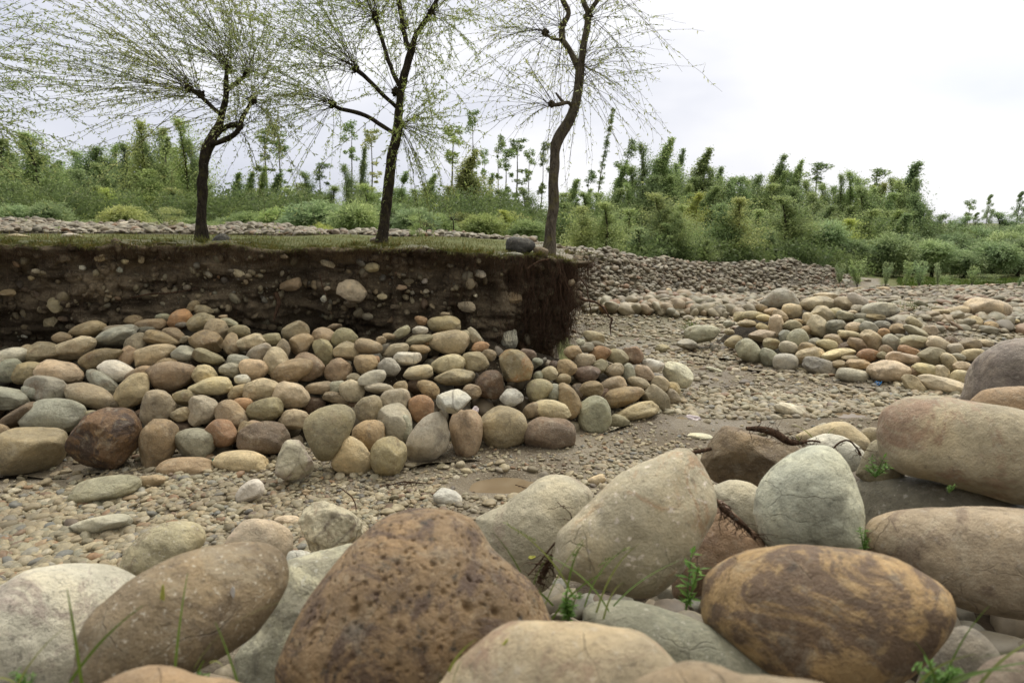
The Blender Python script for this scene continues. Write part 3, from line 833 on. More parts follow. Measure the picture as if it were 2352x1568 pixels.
def heap(tables, base, mm, group, where, ANCH=None):
    items = []
    for (x0, y0, s, txt) in tables:
        for ln in txt.strip().split('\n'):
            w_ = ln.split(); zx, zy, a, b_, ang = map(float, w_[:5]); k = .63568
            items.append(dict(x=(x0 + zx/s)*k, y=(y0 + zy/s)*k, a=a/s*k*1.07, b=b_/s*k*1.07, ang=ang, c=w_[5], anc=' '.join(w_[6:])))
    anch = [i for i in items if i['anc']]; seen = {}
    for i in items:
        if i['anc']: i['lab'] = i['anc'] + (' in ' + where if len(i['anc'].split()) < 9 else ''); continue
        an_ = min(anch, key=lambda q: (q['x']-i['x'])**2 + 1.3*(q['y']-i['y'])**2); dx, dy = i['x']-an_['x'], an_['y']-i['y']
        d = DIRS[int(((math.degrees(math.atan2(dy, dx)) + 22.5) % 360)//45)]; sz = [w for t_, w in SIZEW if 2*max(i['a'], i['b']) >= t_][-1]
        col = 'dark' if (i['c'] == 'd') else COLS[i['c']][1]
        key = (sz, col, shape_word(i['a'], i['b'], i['ang']), d, an_['anc']); seen.setdefault(key, []).append((math.hypot(dx, dy), i))
    for (sz, col, sh, d, an_), L_ in seen.items():
        L_.sort(key=lambda q: q[0])
        for n, (dd, i) in enumerate(L_):
            pre = '' if len(L_) == 1 else ['nearer ', 'farther ', 'farthest '][min(n, 2)]
            i['lab'] = f"{pre}{sz} {col} {sh} stone {d} the {an_}"
    for i in items:
        t = heap_t(i['x'], i['y'], base, mm) + .02 + (.16 if i['c'] == 'd' and i['anc'] == '' else 0)
        yb = float(interp(i['x'], base)); 
        if i['y'] + max(i['b'], abs(math.sin(math.radians(i['ang'])))*i['a']) > yb - 4:   # foot stones stand on the ground
            hb = math.hypot(i['a']*math.sin(math.radians(i['ang'])), i['b']*math.cos(math.radians(i['ang'])))*.8
            rb = ray(i['x'], i['y'] + hb); tb = -CAMZ/rb[2]; rr = ray(i['x'], i['y']); t = min(t, tb*rb[1]/rr[1] + .10)
        o = add_stone(i['x'], i['y'], i['a'], i['b'], i['ang'], i['c'], t, angular=.22)
        tag(o, i['lab'], 'boulder' if o.name.startswith('boulder') else 'stone', group)
heap([Z1, Z2, Z3], LBASE, LM, 'stones heaped below the earth bank', 'the left heap')
heap([Z4], RBASE, RM, 'stones in the right-hand heap', 'the right heap')
# hand-shaped larger stones of the left heap (picture coordinates, 2352 x 1568)
def Z(x0, y0, s, pts): return [((x0 + a/s)*.63568, (y0 + b_/s)*.63568) for a, b_ in pts]
LG = 'stones heaped below the earth bank'
M['darkb'] = stone_mat('dark_boulder', (.17, .105, .058), (.05, .035, .030), .6, 3.2, speck=(.38, .24, .11), sp_amt=.55, sp_scale=22, dark=.4, rough=.55)
M['ochre'] = stone_mat('ochre_boulder', (.27, .225, .13), (.30, .15, .055), .5, 2.6, sp_amt=.3, sp_scale=60)
outline_stone('boulder', Z(0, 1050, 2.24, [(525, 1310), (540, 1210), (690, 1010), (860, 950), (1000, 945), (1090, 985), (1160, 1120), (1165, 1190), (1060, 1330), (960, 1430), (760, 1440), (590, 1410)]), 5.0, M['darkb'], .75, 6, 'big angular dark brown boulder at the foot of the left heap', LG, 11, .04, flats=4)
outline_stone('boulder', Z(850, 1050, 2.24, [(548, 1120), (575, 1030), (680, 950), (810, 917), (900, 925), (960, 975), (968, 1050), (930, 1150), (860, 1280), (800, 1355), (740, 1380), (660, 1355), (590, 1240)]), 5.0, M['stone'], .7, 6, 'huge smooth olive boulder tapering downwards in the left heap', LG, 12, .025, code='o')
outline_stone('boulder', Z(850, 1050, 2.24, [(1602, 940), (1620, 860), (1700, 815), (1800, 787), (1860, 805), (1915, 870), (1880, 950), (1800, 1000), (1720, 1005), (1630, 975)]), 5.25, stone_mat('white_rock', (.50, .50, .45), (.25, .25, .22), .3, 5, sp_amt=.2, veins=.6), .8, 5, 'fractured whitish grey rock on the left heap', LG, 13, .03, flats=12)
outline_stone('boulder', Z(1700, 1150, 2.24, [(225, 300), (270, 255), (350, 248), (430, 280), (490, 350), (525, 430), (500, 500), (430, 550), (360, 560), (290, 530), (255, 440)]), 6.0, M['ochre'], .8, 5, 'tall ochre-stained boulder below the hanging roots', LG, 14, .03, flats=5)
outline_stone('boulder', Z(850, 1050, 2.24, [(320, 1490), (335, 1370), (400, 1220), (500, 1208), (560, 1230), (600, 1300), (645, 1460), (570, 1520), (520, 1568), (440, 1560), (370, 1510)]), 4.75, stone_mat('angular_rock', (.48, .45, .34), (.36, .29, .25), .5, 3, sp_amt=.2, veins=.4), .55, 5, 'angular pale rock with a sharp ridge in front of the left heap', 'single stones on the gravel', 15, .05, flats=5)
outline_stone('boulder', Z(2400, 900, 1.8092, [(622, 345), (680, 300), (720, 265), (790, 258), (850, 290), (890, 370), (860, 400), (760, 392), (650, 385)]), heap_t(1800, 692, RBASE, RM) - .05, M['stone'], .8, 5, 'big grey boulder at the back left of the right heap', 'stones in the right-hand heap', 16, .04, code='y')
# stones lying singly on the gravel
def ground_t(px, py):
    r = ray(px, py); t = 1.0
    for _ in range(400):
        p = at(px, py, t)
        if p[2] < G1(p[0], p[1]): break
        t *= 1.01
    return t
SG = 'single stones on the gravel'
def gstone(px, py, a, b_, ang, code, lab, lift=.3, **k):
    t = ground_t(px, py + b_*.75); o = add_stone(px, py, a, b_, ang, code, t, **k); tag(o, lab, 'stone', SG)
gstone(240, 1124, 84, 30, 8, 'g', 'flat greenish slab sunk in gravel at the lower left')
gstone(227, 1206, 66, 24, 6, 'y', 'flat grey slab half sunk in gravel below the greenish slab')
gstone(573, 1133, 38, 24, 38, 'w', 'pale grey oval stone alone on gravel left of the angular rock')
gstone(350, 1104, 28, 16, 8, 'p', 'small pinkish stone at the foot of the left heap')
gstone(1028, 1142, 34, 20, -14, 'w', 'pale stone with reddish patch on gravel by the puddle')
gstone(660, 1194, 30, 11, -5, 'b', 'small flat beige stone beside the rough pale rock')
gstone(1370, 1103, 22, 12, 20, 'b', 'small beige stone behind the speckled boulder')
gstone(1815, 943, 42, 15, -18, 'w', 'flat whitish stone on the river bed right of centre')
gstone(1610, 1003, 30, 8, -5, 'w', 'thin whitish slab left of the brown wedge boulder')
gstone(1521, 801, 17, 11, 0, 'o', 'small oval stone alone on the river bed past the heap')
gstone(1640, 850, 20, 6, -20, 'w', 'small flat stone beside the tiny puddle')
for n, (px, py, a, b_, c) in enumerate([(1700, 905, 9, 4, 'w'), (1545, 900, 12, 6, 'w'), (1880, 905, 12, 5, 'y'), (1835, 880, 11, 4, 'b'), (1690, 850, 10, 5, 'w'), (1710, 847, 8, 5, 'b')]):
    gstone(px, py, a, b_, 0, c, ['pale flat pebble right of the left heap tip', 'pale oval pebble below the left heap tip', 'grey flat stone before the right heap', 'beige flat stone before the right heap', 'pale round pebble left of the right heap', 'small beige pebble left of the right heap'][n], name='pebble')
xs = Z4B[3].strip().split('\n')
B4 = ['broad tan boulder on the low bank at far right', 'pinkish boulder beside the broad tan boulder', 'low flat beige stone left of the pinkish boulder', 'flat pale stone on the low bank right of the tan boulder', 'upright beige stone stuck in the low bank at right', 'small beige stone below the broad tan boulder',
      'greenish stone topping the small cobble patch', 'small greenish stone in the small cobble patch', 'grey oval stone at the front of the small cobble patch', 'small beige stone at the left of the small cobble patch', 'flat greenish stone on the small cobble patch', 'long grey stone on the small cobble patch', 'flat beige stone near the hanging root tips', 'thin flat stone at the near edge of the cobble patch', 'small beige stone at the right of the cobble patch', 'brown stone embedded in the low bank at right',
      'bluish grey stone above the cobble patch', 'bluish stone farther up the rubble above the cobble patch', 'pinkish stone on the rubble right of the bank corner', 'pinkish cobble behind the right heap', 'dark bluish cobble on the rubble below the saplings', 'pinkish long cobble right behind the heap', 'pinkish cobble near the far right grass', 'pale grey rock on the far rubble slope', 'grey flat cobble on the rubble below the silver willow', 'tiny grey stone high on the rubble',
      'greenish flat stone at the left of the cobble patch', 'grey flat stone at the front right of the cobble patch', 'pinkish flat stone in the middle of the cobble patch', 'small brown stone at the front of the cobble patch']
for ln, lab in zip(xs, B4):
    w_ = ln.split(); zx, zy, a, b_, ang = map(float, w_[:5]); px, py = (2400 + zx/1.8092)*.63568, (900 + zy/1.8092)*.63568; a *= .63568/1.8092; b_ *= .63568/1.8092
    t = ground_t(px, py + b_*.8); o = add_stone(px, py, a, b_, ang, w_[5], t, k=4); tag(o, lab, 'stone', 'larger stones on the far rubble')
# ------------------------------------------------------------------ foreground boulders, outlines traced
FG = 'large boulders in the foreground pile'
sm = stone_mat
f1 = outline_stone('boulder', [(-60, 1400), (0, 1345), (60, 1310), (140, 1294), (220, 1294), (280, 1308), (325, 1335), (350, 1400), (300, 1500), (180, 1600), (0, 1640), (-150, 1600), (-180, 1480)], 1.85, sm('fg_grey', (.56, .54, .45), (.30, .235, .205), .45, 5, speck=(.12, .11, .09), sp_amt=.45, sp_scale=60, dark=.5), .8, 6, 'pale grey boulder cut by the lower left frame edge', FG, 21, .02)
f2 = outline_stone('boulder', [(165, 1550), (190, 1440), (260, 1365), (330, 1312), (430, 1266), (530, 1248), (600, 1247), (645, 1268), (662, 1312), (650, 1370), (610, 1430), (550, 1485), (450, 1540), (330, 1600), (200, 1620)], 1.5, sm('fg_brown', (.29, .225, .14), (.15, .11, .07), .5, 4.5, speck=(.60, .54, .44), sp_amt=.75, sp_scale=75, dark=.5, rough=.55), .7, 6, 'long brown speckled boulder slanting up to the right at lower left', FG, 22, .018)
f3 = outline_stone('boulder', [(545, 1510), (590, 1430), (640, 1340), (658, 1290), (700, 1275), (760, 1262), (820, 1250), (900, 1300), (880, 1450), (800, 1580), (640, 1620), (550, 1590)], 1.95, sm('fg_green', (.45, .44, .33), (.24, .225, .17), .5, 6, speck=(.55, .54, .47), sp_amt=.5, sp_scale=45, dark=.5), .8, 6, 'pale green rough boulder behind the pitted brown boulder', FG, 23, .045)
M['pitted'] = sm('fg_pitted', (.30, .208, .118), (.098, .064, .05), .58, 6.0, speck=(.44, .33, .2), sp_amt=.6, sp_scale=38, dark=.9, rough=.6)
f4 = outline_stone('boulder', [(635, 1568), (640, 1520), (690, 1410), (740, 1330), (800, 1260), (860, 1204), (900, 1182), (960, 1168), (1030, 1172), (1080, 1190), (1110, 1222), (1140, 1268), (1190, 1310), (1230, 1350), (1255, 1400), (1275, 1480), (1200, 1580), (1100, 1650), (900, 1690), (700, 1670)], 1.5, M['pitted'], .75, 8, 'large brown pitted boulder in the centre foreground', FG, 24, .014, pits=2200)
f5 = outline_stone('boulder', [(1095, 1190), (1150, 1160), (1200, 1125), (1255, 1095), (1305, 1092), (1340, 1110), (1362, 1140), (1350, 1220), (1300, 1290), (1240, 1360), (1150, 1330), (1090, 1250)], 2.75, sm('fg_slab', (.46, .425, .32), (.34, .265, .20), .4, 2.4, speck=(.15, .13, .1), sp_amt=.35, sp_scale=60), .8, 6, 'pale olive boulder between the pitted and the white-speckled boulders', FG, 25, .03)
f6 = outline_stone('boulder', [(1268, 1290), (1285, 1222), (1330, 1178), (1370, 1140), (1420, 1090), (1490, 1055), (1560, 1030), (1592, 1040), (1622, 1085), (1640, 1130), (1645, 1178), (1620, 1230), (1590, 1280), (1550, 1330), (1510, 1365), (1460, 1372), (1400, 1357), (1330, 1337), (1285, 1325)], 2.0, sm('fg_speck', (.48, .435, .32), (.42, .245, .13), .32, 6, speck=(.74, .66, .56), sp_amt=.95, sp_scale=42, dark=.45), .75, 6, 'large pale boulder with white and orange specks leaning right', FG, 26, .02)
f7 = outline_stone('boulder', [(1610, 1055), (1640, 1000), (1665, 978), (1700, 985), (1760, 1005), (1830, 1025), (1860, 1065), (1800, 1115), (1740, 1118), (1660, 1112), (1620, 1087)], 3.5, sm('fg_wedge', (.23, .175, .108), (.14, .10, .062), .5, 3, sp_amt=.15), .8, 6, 'brown wedge-shaped boulder behind the speckled one', FG, 27, .03, flats=2)
f8 = outline_stone('boulder', [(1731, 1180), (1742, 1118), (1770, 1075), (1820, 1040), (1865, 1023), (1910, 1028), (1945, 1060), (1965, 1110), (1985, 1165), (1987, 1225), (1975, 1270), (1900, 1275), (1800, 1272), (1752, 1240)], 2.3, sm('fg_blue', (.50, .52, .43), (.22, .215, .165), .38, 4, speck=(.12, .13, .11), sp_amt=.4, sp_scale=45, dark=.35), .85, 6, 'pale blue-green egg-shaped boulder standing on end', FG, 28, .024)
f9 = outline_stone('boulder', [(2010, 990), (2028, 942), (2080, 915), (2150, 911), (2250, 925), (2352, 942), (2480, 980), (2520, 1060), (2460, 1150), (2352, 1160), (2250, 1132), (2150, 1107), (2070, 1087), (2025, 1052)], 2.6, sm('fg_beige', (.45, .39, .27), (.30, .17, .11), .42, 2.6, sp_amt=.2, sp_scale=50), .8, 6, 'big smooth beige boulder at the right frame edge', FG, 29, .018)
f10 = outline_stone('boulder', [(1955, 1115), (2000, 1090), (2080, 1092), (2160, 1108), (2250, 1130), (2352, 1160), (2450, 1230), (2400, 1300), (2100, 1290), (1980, 1210)], 2.75, sm('fg_dgrey', (.25, .235, .18), (.20, .18, .135), .4, 4, sp_amt=.5, sp_scale=40), .7, 6, 'low dark grey boulder under the big beige one', FG, 30, .02)
f11 = outline_stone('boulder', [(1985, 1215), (2010, 1187), (2080, 1170), (2200, 1165), (2300, 1165), (2400, 1180), (2550, 1250), (2560, 1380), (2400, 1425), (2250, 1405), (2150, 1370), (2050, 1310), (1990, 1262)], 2.05, sm('fg_pink', (.42, .34, .24), (.19, .135, .095), .42, 5, sp_amt=.25, sp_scale=40, dark=.4), .7, 6, 'long pinkish boulder with dark stains at right', FG, 31, .022)
f12 = outline_stone('boulder', [(1610, 1385), (1622, 1320), (1670, 1282), (1740, 1260), (1840, 1250), (1950, 1262), (2040, 1275), (2110, 1310), (2170, 1355), (2195, 1410), (2180, 1460), (2130, 1520), (2060, 1572), (1950, 1600), (1850, 1590), (1740, 1540), (1660, 1470), (1620, 1430)], 1.55, sm('fg_amber', (.43, .295, .145), (.12, .078, .055), .60, 5.2, speck=(.42, .30, .15), sp_amt=.6, sp_scale=26, dark=.6, rough=.6), .75, 6, 'amber and dark brown blotched boulder at lower right', FG, 32, .018)
f13 = outline_stone('boulder', [(1340, 1400), (1370, 1380), (1440, 1378), (1530, 1400), (1620, 1432), (1700, 1480), (1790, 1540), (1850, 1610), (1650, 1720), (1400, 1620), (1340, 1470)], 1.6, sm('fg_slate', (.27, .27, .205), (.19, .195, .145), .4, 5, speck=(.52, .5, .42), sp_amt=.55, sp_scale=60), .65, 6, 'dull green boulder sloping down under the amber one', FG, 33, .02)
f14 = outline_stone('boulder', [(1000, 1580), (1050, 1520), (1120, 1457), (1190, 1427), (1270, 1426), (1370, 1436), (1450, 1446), (1510, 1480), (1560, 1530), (1620, 1620), (1500, 1780), (1200, 1800), (1000, 1720)], 1.2, sm('fg_near', (.42, .35, .24), (.29, .185, .13), .45, 4, sp_amt=.25, sp_scale=50), .65, 6, 'smooth beige boulder at the bottom centre of the frame', FG, 34, .018)
f15 = outline_stone('boulder', [(1440, 1575), (1500, 1541), (1580, 1516), (1650, 1526), (1700, 1545), (1800, 1553), (1900, 1572), (1980, 1650), (1900, 1780), (1600, 1820), (1400, 1780)], .9, sm('fg_blur', (.34, .265, .175), (.26, .19, .12), .4, 3, sp_amt=.1), .6, 5, 'blurred tan stone at the very bottom right of centre', FG, 35, .02)
f16 = outline_stone('boulder', [(225, 1572), (290, 1541), (350, 1529), (410, 1533), (460, 1550), (540, 1563), (620, 1610), (520, 1760), (250, 1760), (150, 1660)], 1.1, sm('fg_orange', (.38, .27, .165), (.24, .17, .11), .4, 5, sp_amt=.1), .6, 5, 'orange tan stone at the bottom left of the frame', FG, 36, .02)
f17 = outline_stone('boulder', [(2235, 1545), (2280, 1512), (2352, 1496), (2450, 1500), (2520, 1650), (2300, 1720), (2190, 1640)], 1.2, sm('fg_corner', (.26, .205, .155), (.18, .14, .11), .4, 4, sp_amt=.1), .6, 5, 'grey brown stone in the bottom right corner', FG, 37, .02)
f18 = outline_stone('boulder', [(2120, 1520), (2170, 1455), (2225, 1440), (2285, 1485), (2310, 1545), (2250, 1620), (2100, 1640)], 1.6, sm('fg_darkgrey', (.22, .20, .165), (.16, .145, .12), .4, 4, sp_amt=.1), .6, 5, 'dark grey stone behind the corner stone at lower right', FG, 38, .03)  # dark grey is the stone's own colour
f19 = outline_stone('boulder', [(1540, 1330), (1580, 1250), (1620, 1195), (1650, 1148), (1700, 1188), (1752, 1240), (1760, 1290), (1690, 1340), (1600, 1370), (1550, 1375)], 2.35, sm('fg_red', (.28, .19, .12), (.15, .085, .065), .5, 3, sp_amt=.2), .7, 6, 'reddish brown boulder wedged between the speckled and blue-green ones', FG, 39, .03)
f20 = outline_stone('boulder', [(1625, 1120), (1680, 1102), (1735, 1115), (1770, 1165), (1745, 1225), (1680, 1200), (1630, 1160)], 2.9, sm('fg_pale', (.45, .42, .32), (.36, .27, .21), .3, 4, sp_amt=.3), .8, 5, 'pale grey boulder left of the blue-green one', FG, 40, .03)
outline_stone('boulder', [(1825, 1000), (1880, 976), (1935, 968), (1965, 983), (2000, 1015), (1985, 1045), (1900, 1040), (1840, 1020)], 3.9, M['stone'], .8, 5, 'low beige boulder behind the dark root clump', FG, 41, .03, code='b')
outline_stone('boulder', [(1845, 1015), (1890, 997), (1930, 1001), (1975, 1027), (1990, 1060), (1940, 1090), (1880, 1070)], 3.3, M['stone'], .8, 5, 'pale slab below the dark root clump', FG, 42, .04, code='w')
outline_stone('boulder', [(1965, 1090), (1985, 1040), (2010, 1010), (2050, 1015), (2080, 1090), (2020, 1125)], 2.9, M['stone'], .8, 5, 'olive boulder half hidden left of the big beige boulder', FG, 43, .03, code='o')
outline_stone('boulder', [(1968, 1000), (1985, 984), (2015, 982), (2040, 1000), (2010, 1020)], 3.9, M['stone'], .8, 4, 'small beige stone peeping over the boulders at right', FG, 44, .03, code='b')
f25 = outline_stone('boulder', [(2205, 915), (2217, 868), (2242, 825), (2290, 790), (2352, 775), (2450, 790), (2510, 870), (2480, 960), (2352, 970), (2230, 950)], 4.4, sm('fg_purple', (.28, .24, .205), (.19, .155, .13), .5, 3.5, sp_amt=.2, sp_scale=30), .8, 6, 'big purplish grey boulder at the right frame edge', FG, 45, .03)
f26 = outline_stone('boulder', [(2226, 920), (2260, 896), (2320, 888), (2400, 892), (2460, 930), (2430, 985), (2300, 975)], 3.3, sm('fg_apric', (.37, .265, .165), (.26, .18, .11), .4, 3, sp_amt=.2), .8, 6, 'orange beige boulder between the purplish and the big beige one', FG, 46, .025)
m1 = outline_stone('boulder', [(268, 1318), (285, 1270), (320, 1232), (370, 1203), (430, 1197), (465, 1210), (472, 1240), (440, 1278), (390, 1310), (340, 1335), (290, 1335)], 3.25, sm('mid_olive', (.43, .39, .26), (.18, .135, .085), .38, 4, sp_amt=.4, sp_scale=50), .8, 6, 'olive beige boulder with a brown streak behind the grey one', SG, 47, .035)
m2 = outline_stone('boulder', [(500, 1268), (540, 1212), (580, 1190), (640, 1200), (670, 1225), (668, 1275), (600, 1295), (520, 1295)], 3.35, sm('mid_pink', (.46, .385, .29), (.36, .25, .2), .4, 4, sp_amt=.3), .6, 5, 'flat pinkish boulder behind the long brown one', SG, 48, .035)
m3 = outline_stone('boulder', [(690, 1210), (700, 1165), (735, 1147), (775, 1165), (825, 1190), (836, 1225), (810, 1268), (760, 1285), (720, 1280), (700, 1245)], 3.5, sm('mid_rough', (.50, .46, .34), (.25, .19, .13), .4, 7, speck=(.3, .31, .22), sp_amt=.5, sp_scale=25, veins=.6), .75, 6, 'rough creased whitish rock behind the pitted boulder', SG, 49, .10, flats=4)
outline_stone('boulder', [(655, 1290), (665, 1266), (700, 1264), (722, 1280), (715, 1310), (670, 1320)], 2.6, M['stone'], .8, 4, 'small pale stone tucked behind the long brown boulder', FG, 50, .03, code='w')
# ------------------------------------------------------------------ willows on the bank
def px_path(pts, t, wob=.0):
    """pts (px, py, radius px[, depth offset])"""
    out = []
    for p in pts:
        dz = p[3] if len(p) > 3 else 0
        tt = t + dz; out.append([*at(p[0], p[1], tt), p[2]*tt/F])
    return smoothpath(out, 6)
class Leaves:
    def __init__(s): s.p = []; s.d = []; s.n = []; s.l = []
    def add(s, p, d, n, l): s.p.append(p); s.d.append(d); s.n.append(n); s.l.append(l)
    def build(s, name, mat, width=.2, parent=None):
        p = np.concatenate(s.p); d = np.concatenate(s.d); n = np.concatenate(s.n); l = np.concatenate(s.l)[:, None]
        w_ = np.cross(d, n); w_ /= np.linalg.norm(w_, axis=1)[:, None] + 1e-9
        V = np.stack([p, p + d*l*.45 + w_*l*width*.5, p + d*l - n*l*.12, p + d*l*.45 - w_*l*width*.5], 1).reshape(-1, 3)
        Q = np.arange(len(V)).reshape(-1, 4)
        return mk(name, V, [Q], mat, smooth=False, parent=parent)
def unit(v): return v/(np.linalg.norm(v, axis=-1, keepdims=True) + 1e-9)
def whips(tw, lv, head, n, length, bias, spread, droop, wind, rg, leaf_gap=.021, leaf_len=.044, r0=.0036, lat=3, bare=.22):
    for _ in range(n):
        L_ = length*rg.uniform(.45, 1.15)
        d = unit(np.array(bias) + spread*unit(rg.normal(size=3))*rg.uniform(.5, 1.2)); m_ = 14; s = np.linspace(0, 1, m_)[:, None]
        wv = np.array(wind); crv = rg.normal(size=3)*.13; hx0 = rg.normal(size=3)*.03
        P = head + hx0 + d*L_*s + wv*(s**1.6)*L_ + np.array([0, 0, -droop*rg.uniform(.2, 1.3)])*(s**2.2)*L_ + crv*(s**2)*L_ + rg.normal(size=(m_, 3))*.006*L_*s
        tw.tube(P, np.linspace(r0*rg.uniform(.6, 1.2), .0012, m_), 3, cap=False)
        segs = [(P, bare, L_)]
        for _k in range(int(lat*L_*rg.uniform(.5, 1.3))):
            i0 = rg.integers(3, m_-2); ll = rg.uniform(.08, .30)*(1.1 - i0/m_*.6); dd = unit(unit(P[i0+1]-P[i0])*.9 + rg.normal(size=3)*.5)
            q = np.linspace(0, 1, 5)[:, None]; PP = P[i0] + dd*ll*q + np.array([0, 0, -.16*ll])*q**2 + wv*.3*ll*q
            tw.tube(PP, np.linspace(.0022, .0008, 5), 3, cap=False); segs.append((PP, .05, ll))
        for (PP, st0, ll) in segs:
            k = max(2, int(ll*(1-st0)/leaf_gap)); s_ = rg.uniform(st0, 1, k) if ll > .5 else np.linspace(st0, 1, k); x = s_*(len(PP)-1); i0 = np.clip(x.astype(int), 0, len(PP)-2); fr = (x - i0)[:, None]
            p = PP[i0]*(1-fr) + PP[i0+1]*fr; T = unit(PP[i0+1]-PP[i0])
            dd = unit(T*.55 + rg.normal(size=(k, 3))*.6 + np.array([0, 0, -.12]) + wv*.4); nn = unit(rg.normal(size=(k, 3)))
            lv.add(p, dd, nn, leaf_len*rg.uniform(.55, 1.25, k))
def willow(label, t, limbs, heads, seed, wind, leafcol=(1, 1, 1), gap=.021):
    rg = np.random.default_rng(seed); base = at(limbs[0][0][0], limbs[0][0][1], t)
    root = empty('willow_tree', base); tag(root, label, 'tree', 'young willows on the bank edge')
    mb = MB()
    for k, lim in enumerate(limbs):
        P = px_path(lim, t); n = len(P); q = P[:, :3] + (fbm(P[:, :3]*5, 2, seed)[:, None]*np.array([.014, .014, 0])); r = P[:, 3]*(1 + .10*vn(P[:, :3]*11, seed+3))
        if k == 0: r[:6] *= np.linspace(1.45, 1.0, 6)[:len(r[:6])]; q[0, 2] -= .05
        sd = 14 if k == 0 else 10; 
        n0 = mb.n; mb.tube(q, r, sd); vv = mb.v[-1]; mb.v[-1] = vv + (.0075*fbm(vv*np.array([26, 26, 7]), 3, seed+5, .6))[:, None]*unit(vv - np.repeat(np.vstack([q, q[-1:]]), sd, 0)[:len(vv)])*1.2
    for (hx, hy, dz, n, ln, bias, spread, droop) in heads:      # knobbly pollard heads
        h = at(hx, hy, t + dz); v, f = ico(3); rr = rg.uniform(.03, .048)
        if n >= 20: mb.add(h + v*rr*(1 + .6*fbm(v*2.2 + seed, 3, seed)[:, None]), t=f)
    tr = mb.build('trunk', M['bark_grey'] if gap > .04 else M['bark']); tr.parent = root; tr.matrix_parent_inverse = Matrix.Translation([-q_ for q_ in base])
    tw = MB(); lv = Leaves()
    for (hx, hy, dz, n, ln, bias, spread, droop) in heads:
        whips(tw, lv, at(hx, hy, t + dz), n, ln, bias, spread, droop, wind, rg, leaf_gap=gap)
    a = tw.build('twigs', M['twig']); a.parent = root; a.matrix_parent_inverse = Matrix.Translation([-q_ for q_ in base])
    c = lv.build('foliage', M['wleaf'], .28); c.parent = root; c.matrix_parent_inverse = Matrix.Translation([-q_ for q_ in base]); c.color = tuple(leafcol) + (1,)
    return root
LW = (-.30, 0, .02)
willow('leftmost willow, trunk with a reddish bark scar forking low', 7.75,
 [[(458, 566, 12), (463, 500, 11), (466, 440, 11), (470, 390, 11), (473, 350, 12), (486, 322, 12), (505, 285, 8, .05), (515, 240, 7, .05), (520, 200, 6.5, .05), (522, 178, 5, .05), (521, 158, 4.5, .05)],
  [(484, 330, 7), (500, 328, 6, -.1), (530, 315, 6, -.15), (551, 296, 6, -.2), (557, 270, 5, -.2), (572, 245, 4.5, -.2), (578, 232, 4, -.2)],
  [(492, 318, 6, .1), (512, 297, 5.5, .15), (528, 288, 6, .1), (548, 288, 6, 0), (553, 294, 5, -.15)],
  [(518, 208, 5), (532, 202, 4.5, .1), (548, 187, 4.5, .15), (563, 172, 4, .2)],
  [(508, 262, 5), (482, 242, 4.5, .1), (456, 216, 4.5, .15), (436, 205, 5, .2)]],
 [(521, 157, .05, 52, 2.2, (-.25, 0, .9), .9, .10), (565, 171, .2, 44, 1.7, (.1, .1, .8), .9, .12), (578, 231, -.2, 42, 1.5, (.35, -.1, .35), .9, .18), (545, 289, 0, 26, 1.2, (.3, 0, .1), .9, .22), (434, 204, .2, 62, 2.4, (-.75, 0, .35), .75, .08), (458, 216, .15, 26, 1.9, (-.6, 0, .5), .7, .12), (515, 235, .05, 14, 1.6, (-.8, 0, .1), .5, .15)], 101, (-.42, 0, .02), (.92, .95, 1.0))
willow('middle willow, dark trunk with spreading black limbs', 8.2,
 [[(877, 570, 13), (882, 520, 12.5), (888, 470, 12), (894, 420, 12), (900, 370, 12), (911, 315, 11.5), (915, 255, 9.5), (919, 208, 9), (934, 160, 9), (944, 115, 8.5), (955, 85, 6), (970, 60, 5.5), (988, 30, 5), (1004, 0, 4.5), (1015, -40, 4)],
  [(944, 118, 7), (932, 92, 6, .1), (925, 50, 6, .15), (920, 10, 5.5, .2), (912, -40, 4.5, .2)],
  [(918, 200, 5.5), (898, 155, 5, .1), (882, 105, 5, .2), (866, 60, 5, .25), (862, 38, 4.5, .25)],
  [(913, 250, 5), (885, 222, 4.5, -.1), (850, 186, 4.8, -.2), (818, 160, 5.5, -.3)],
  [(907, 308, 5), (872, 284, 4.8, .1), (830, 262, 5, .2), (782, 250, 4.5, .3), (764, 241, 4, .3)]],
 [(816, 158, -.3, 58, 2.1, (-.6, 0, .45), .85, .12), (764, 240, .3, 56, 1.8, (-.6, 0, .12), .85, .16), (862, 36, .25, 60, 2.0, (-.4, 0, .6), .9, .12), (918, 285, 0, 46, 1.35, (.75, -.2, -.05), .7, .12), (925, 60, .15, 34, 1.5, (-.1, 0, .4), 1.0, .15), (944, 110, 0, 26, 1.3, (.3, -.1, .2), 1.0, .2), (990, 28, 0, 44, 1.5, (.35, 0, .35), 1.0, .25), (908, 210, 0, 26, 1.4, (.45, -.2, .1), .9, .2), (1012, -30, 0, 30, 1.6, (.3, 0, .3), 1.0, .3), (912, -40, .2, 50, 1.8, (-.4, 0, .1), 1.0, .2), (918, 300, 0, 8, 1.35, (.55, -.2, -.75), .2, .35)], 202, (-.22, 0, .0), (.85, .95, .75))
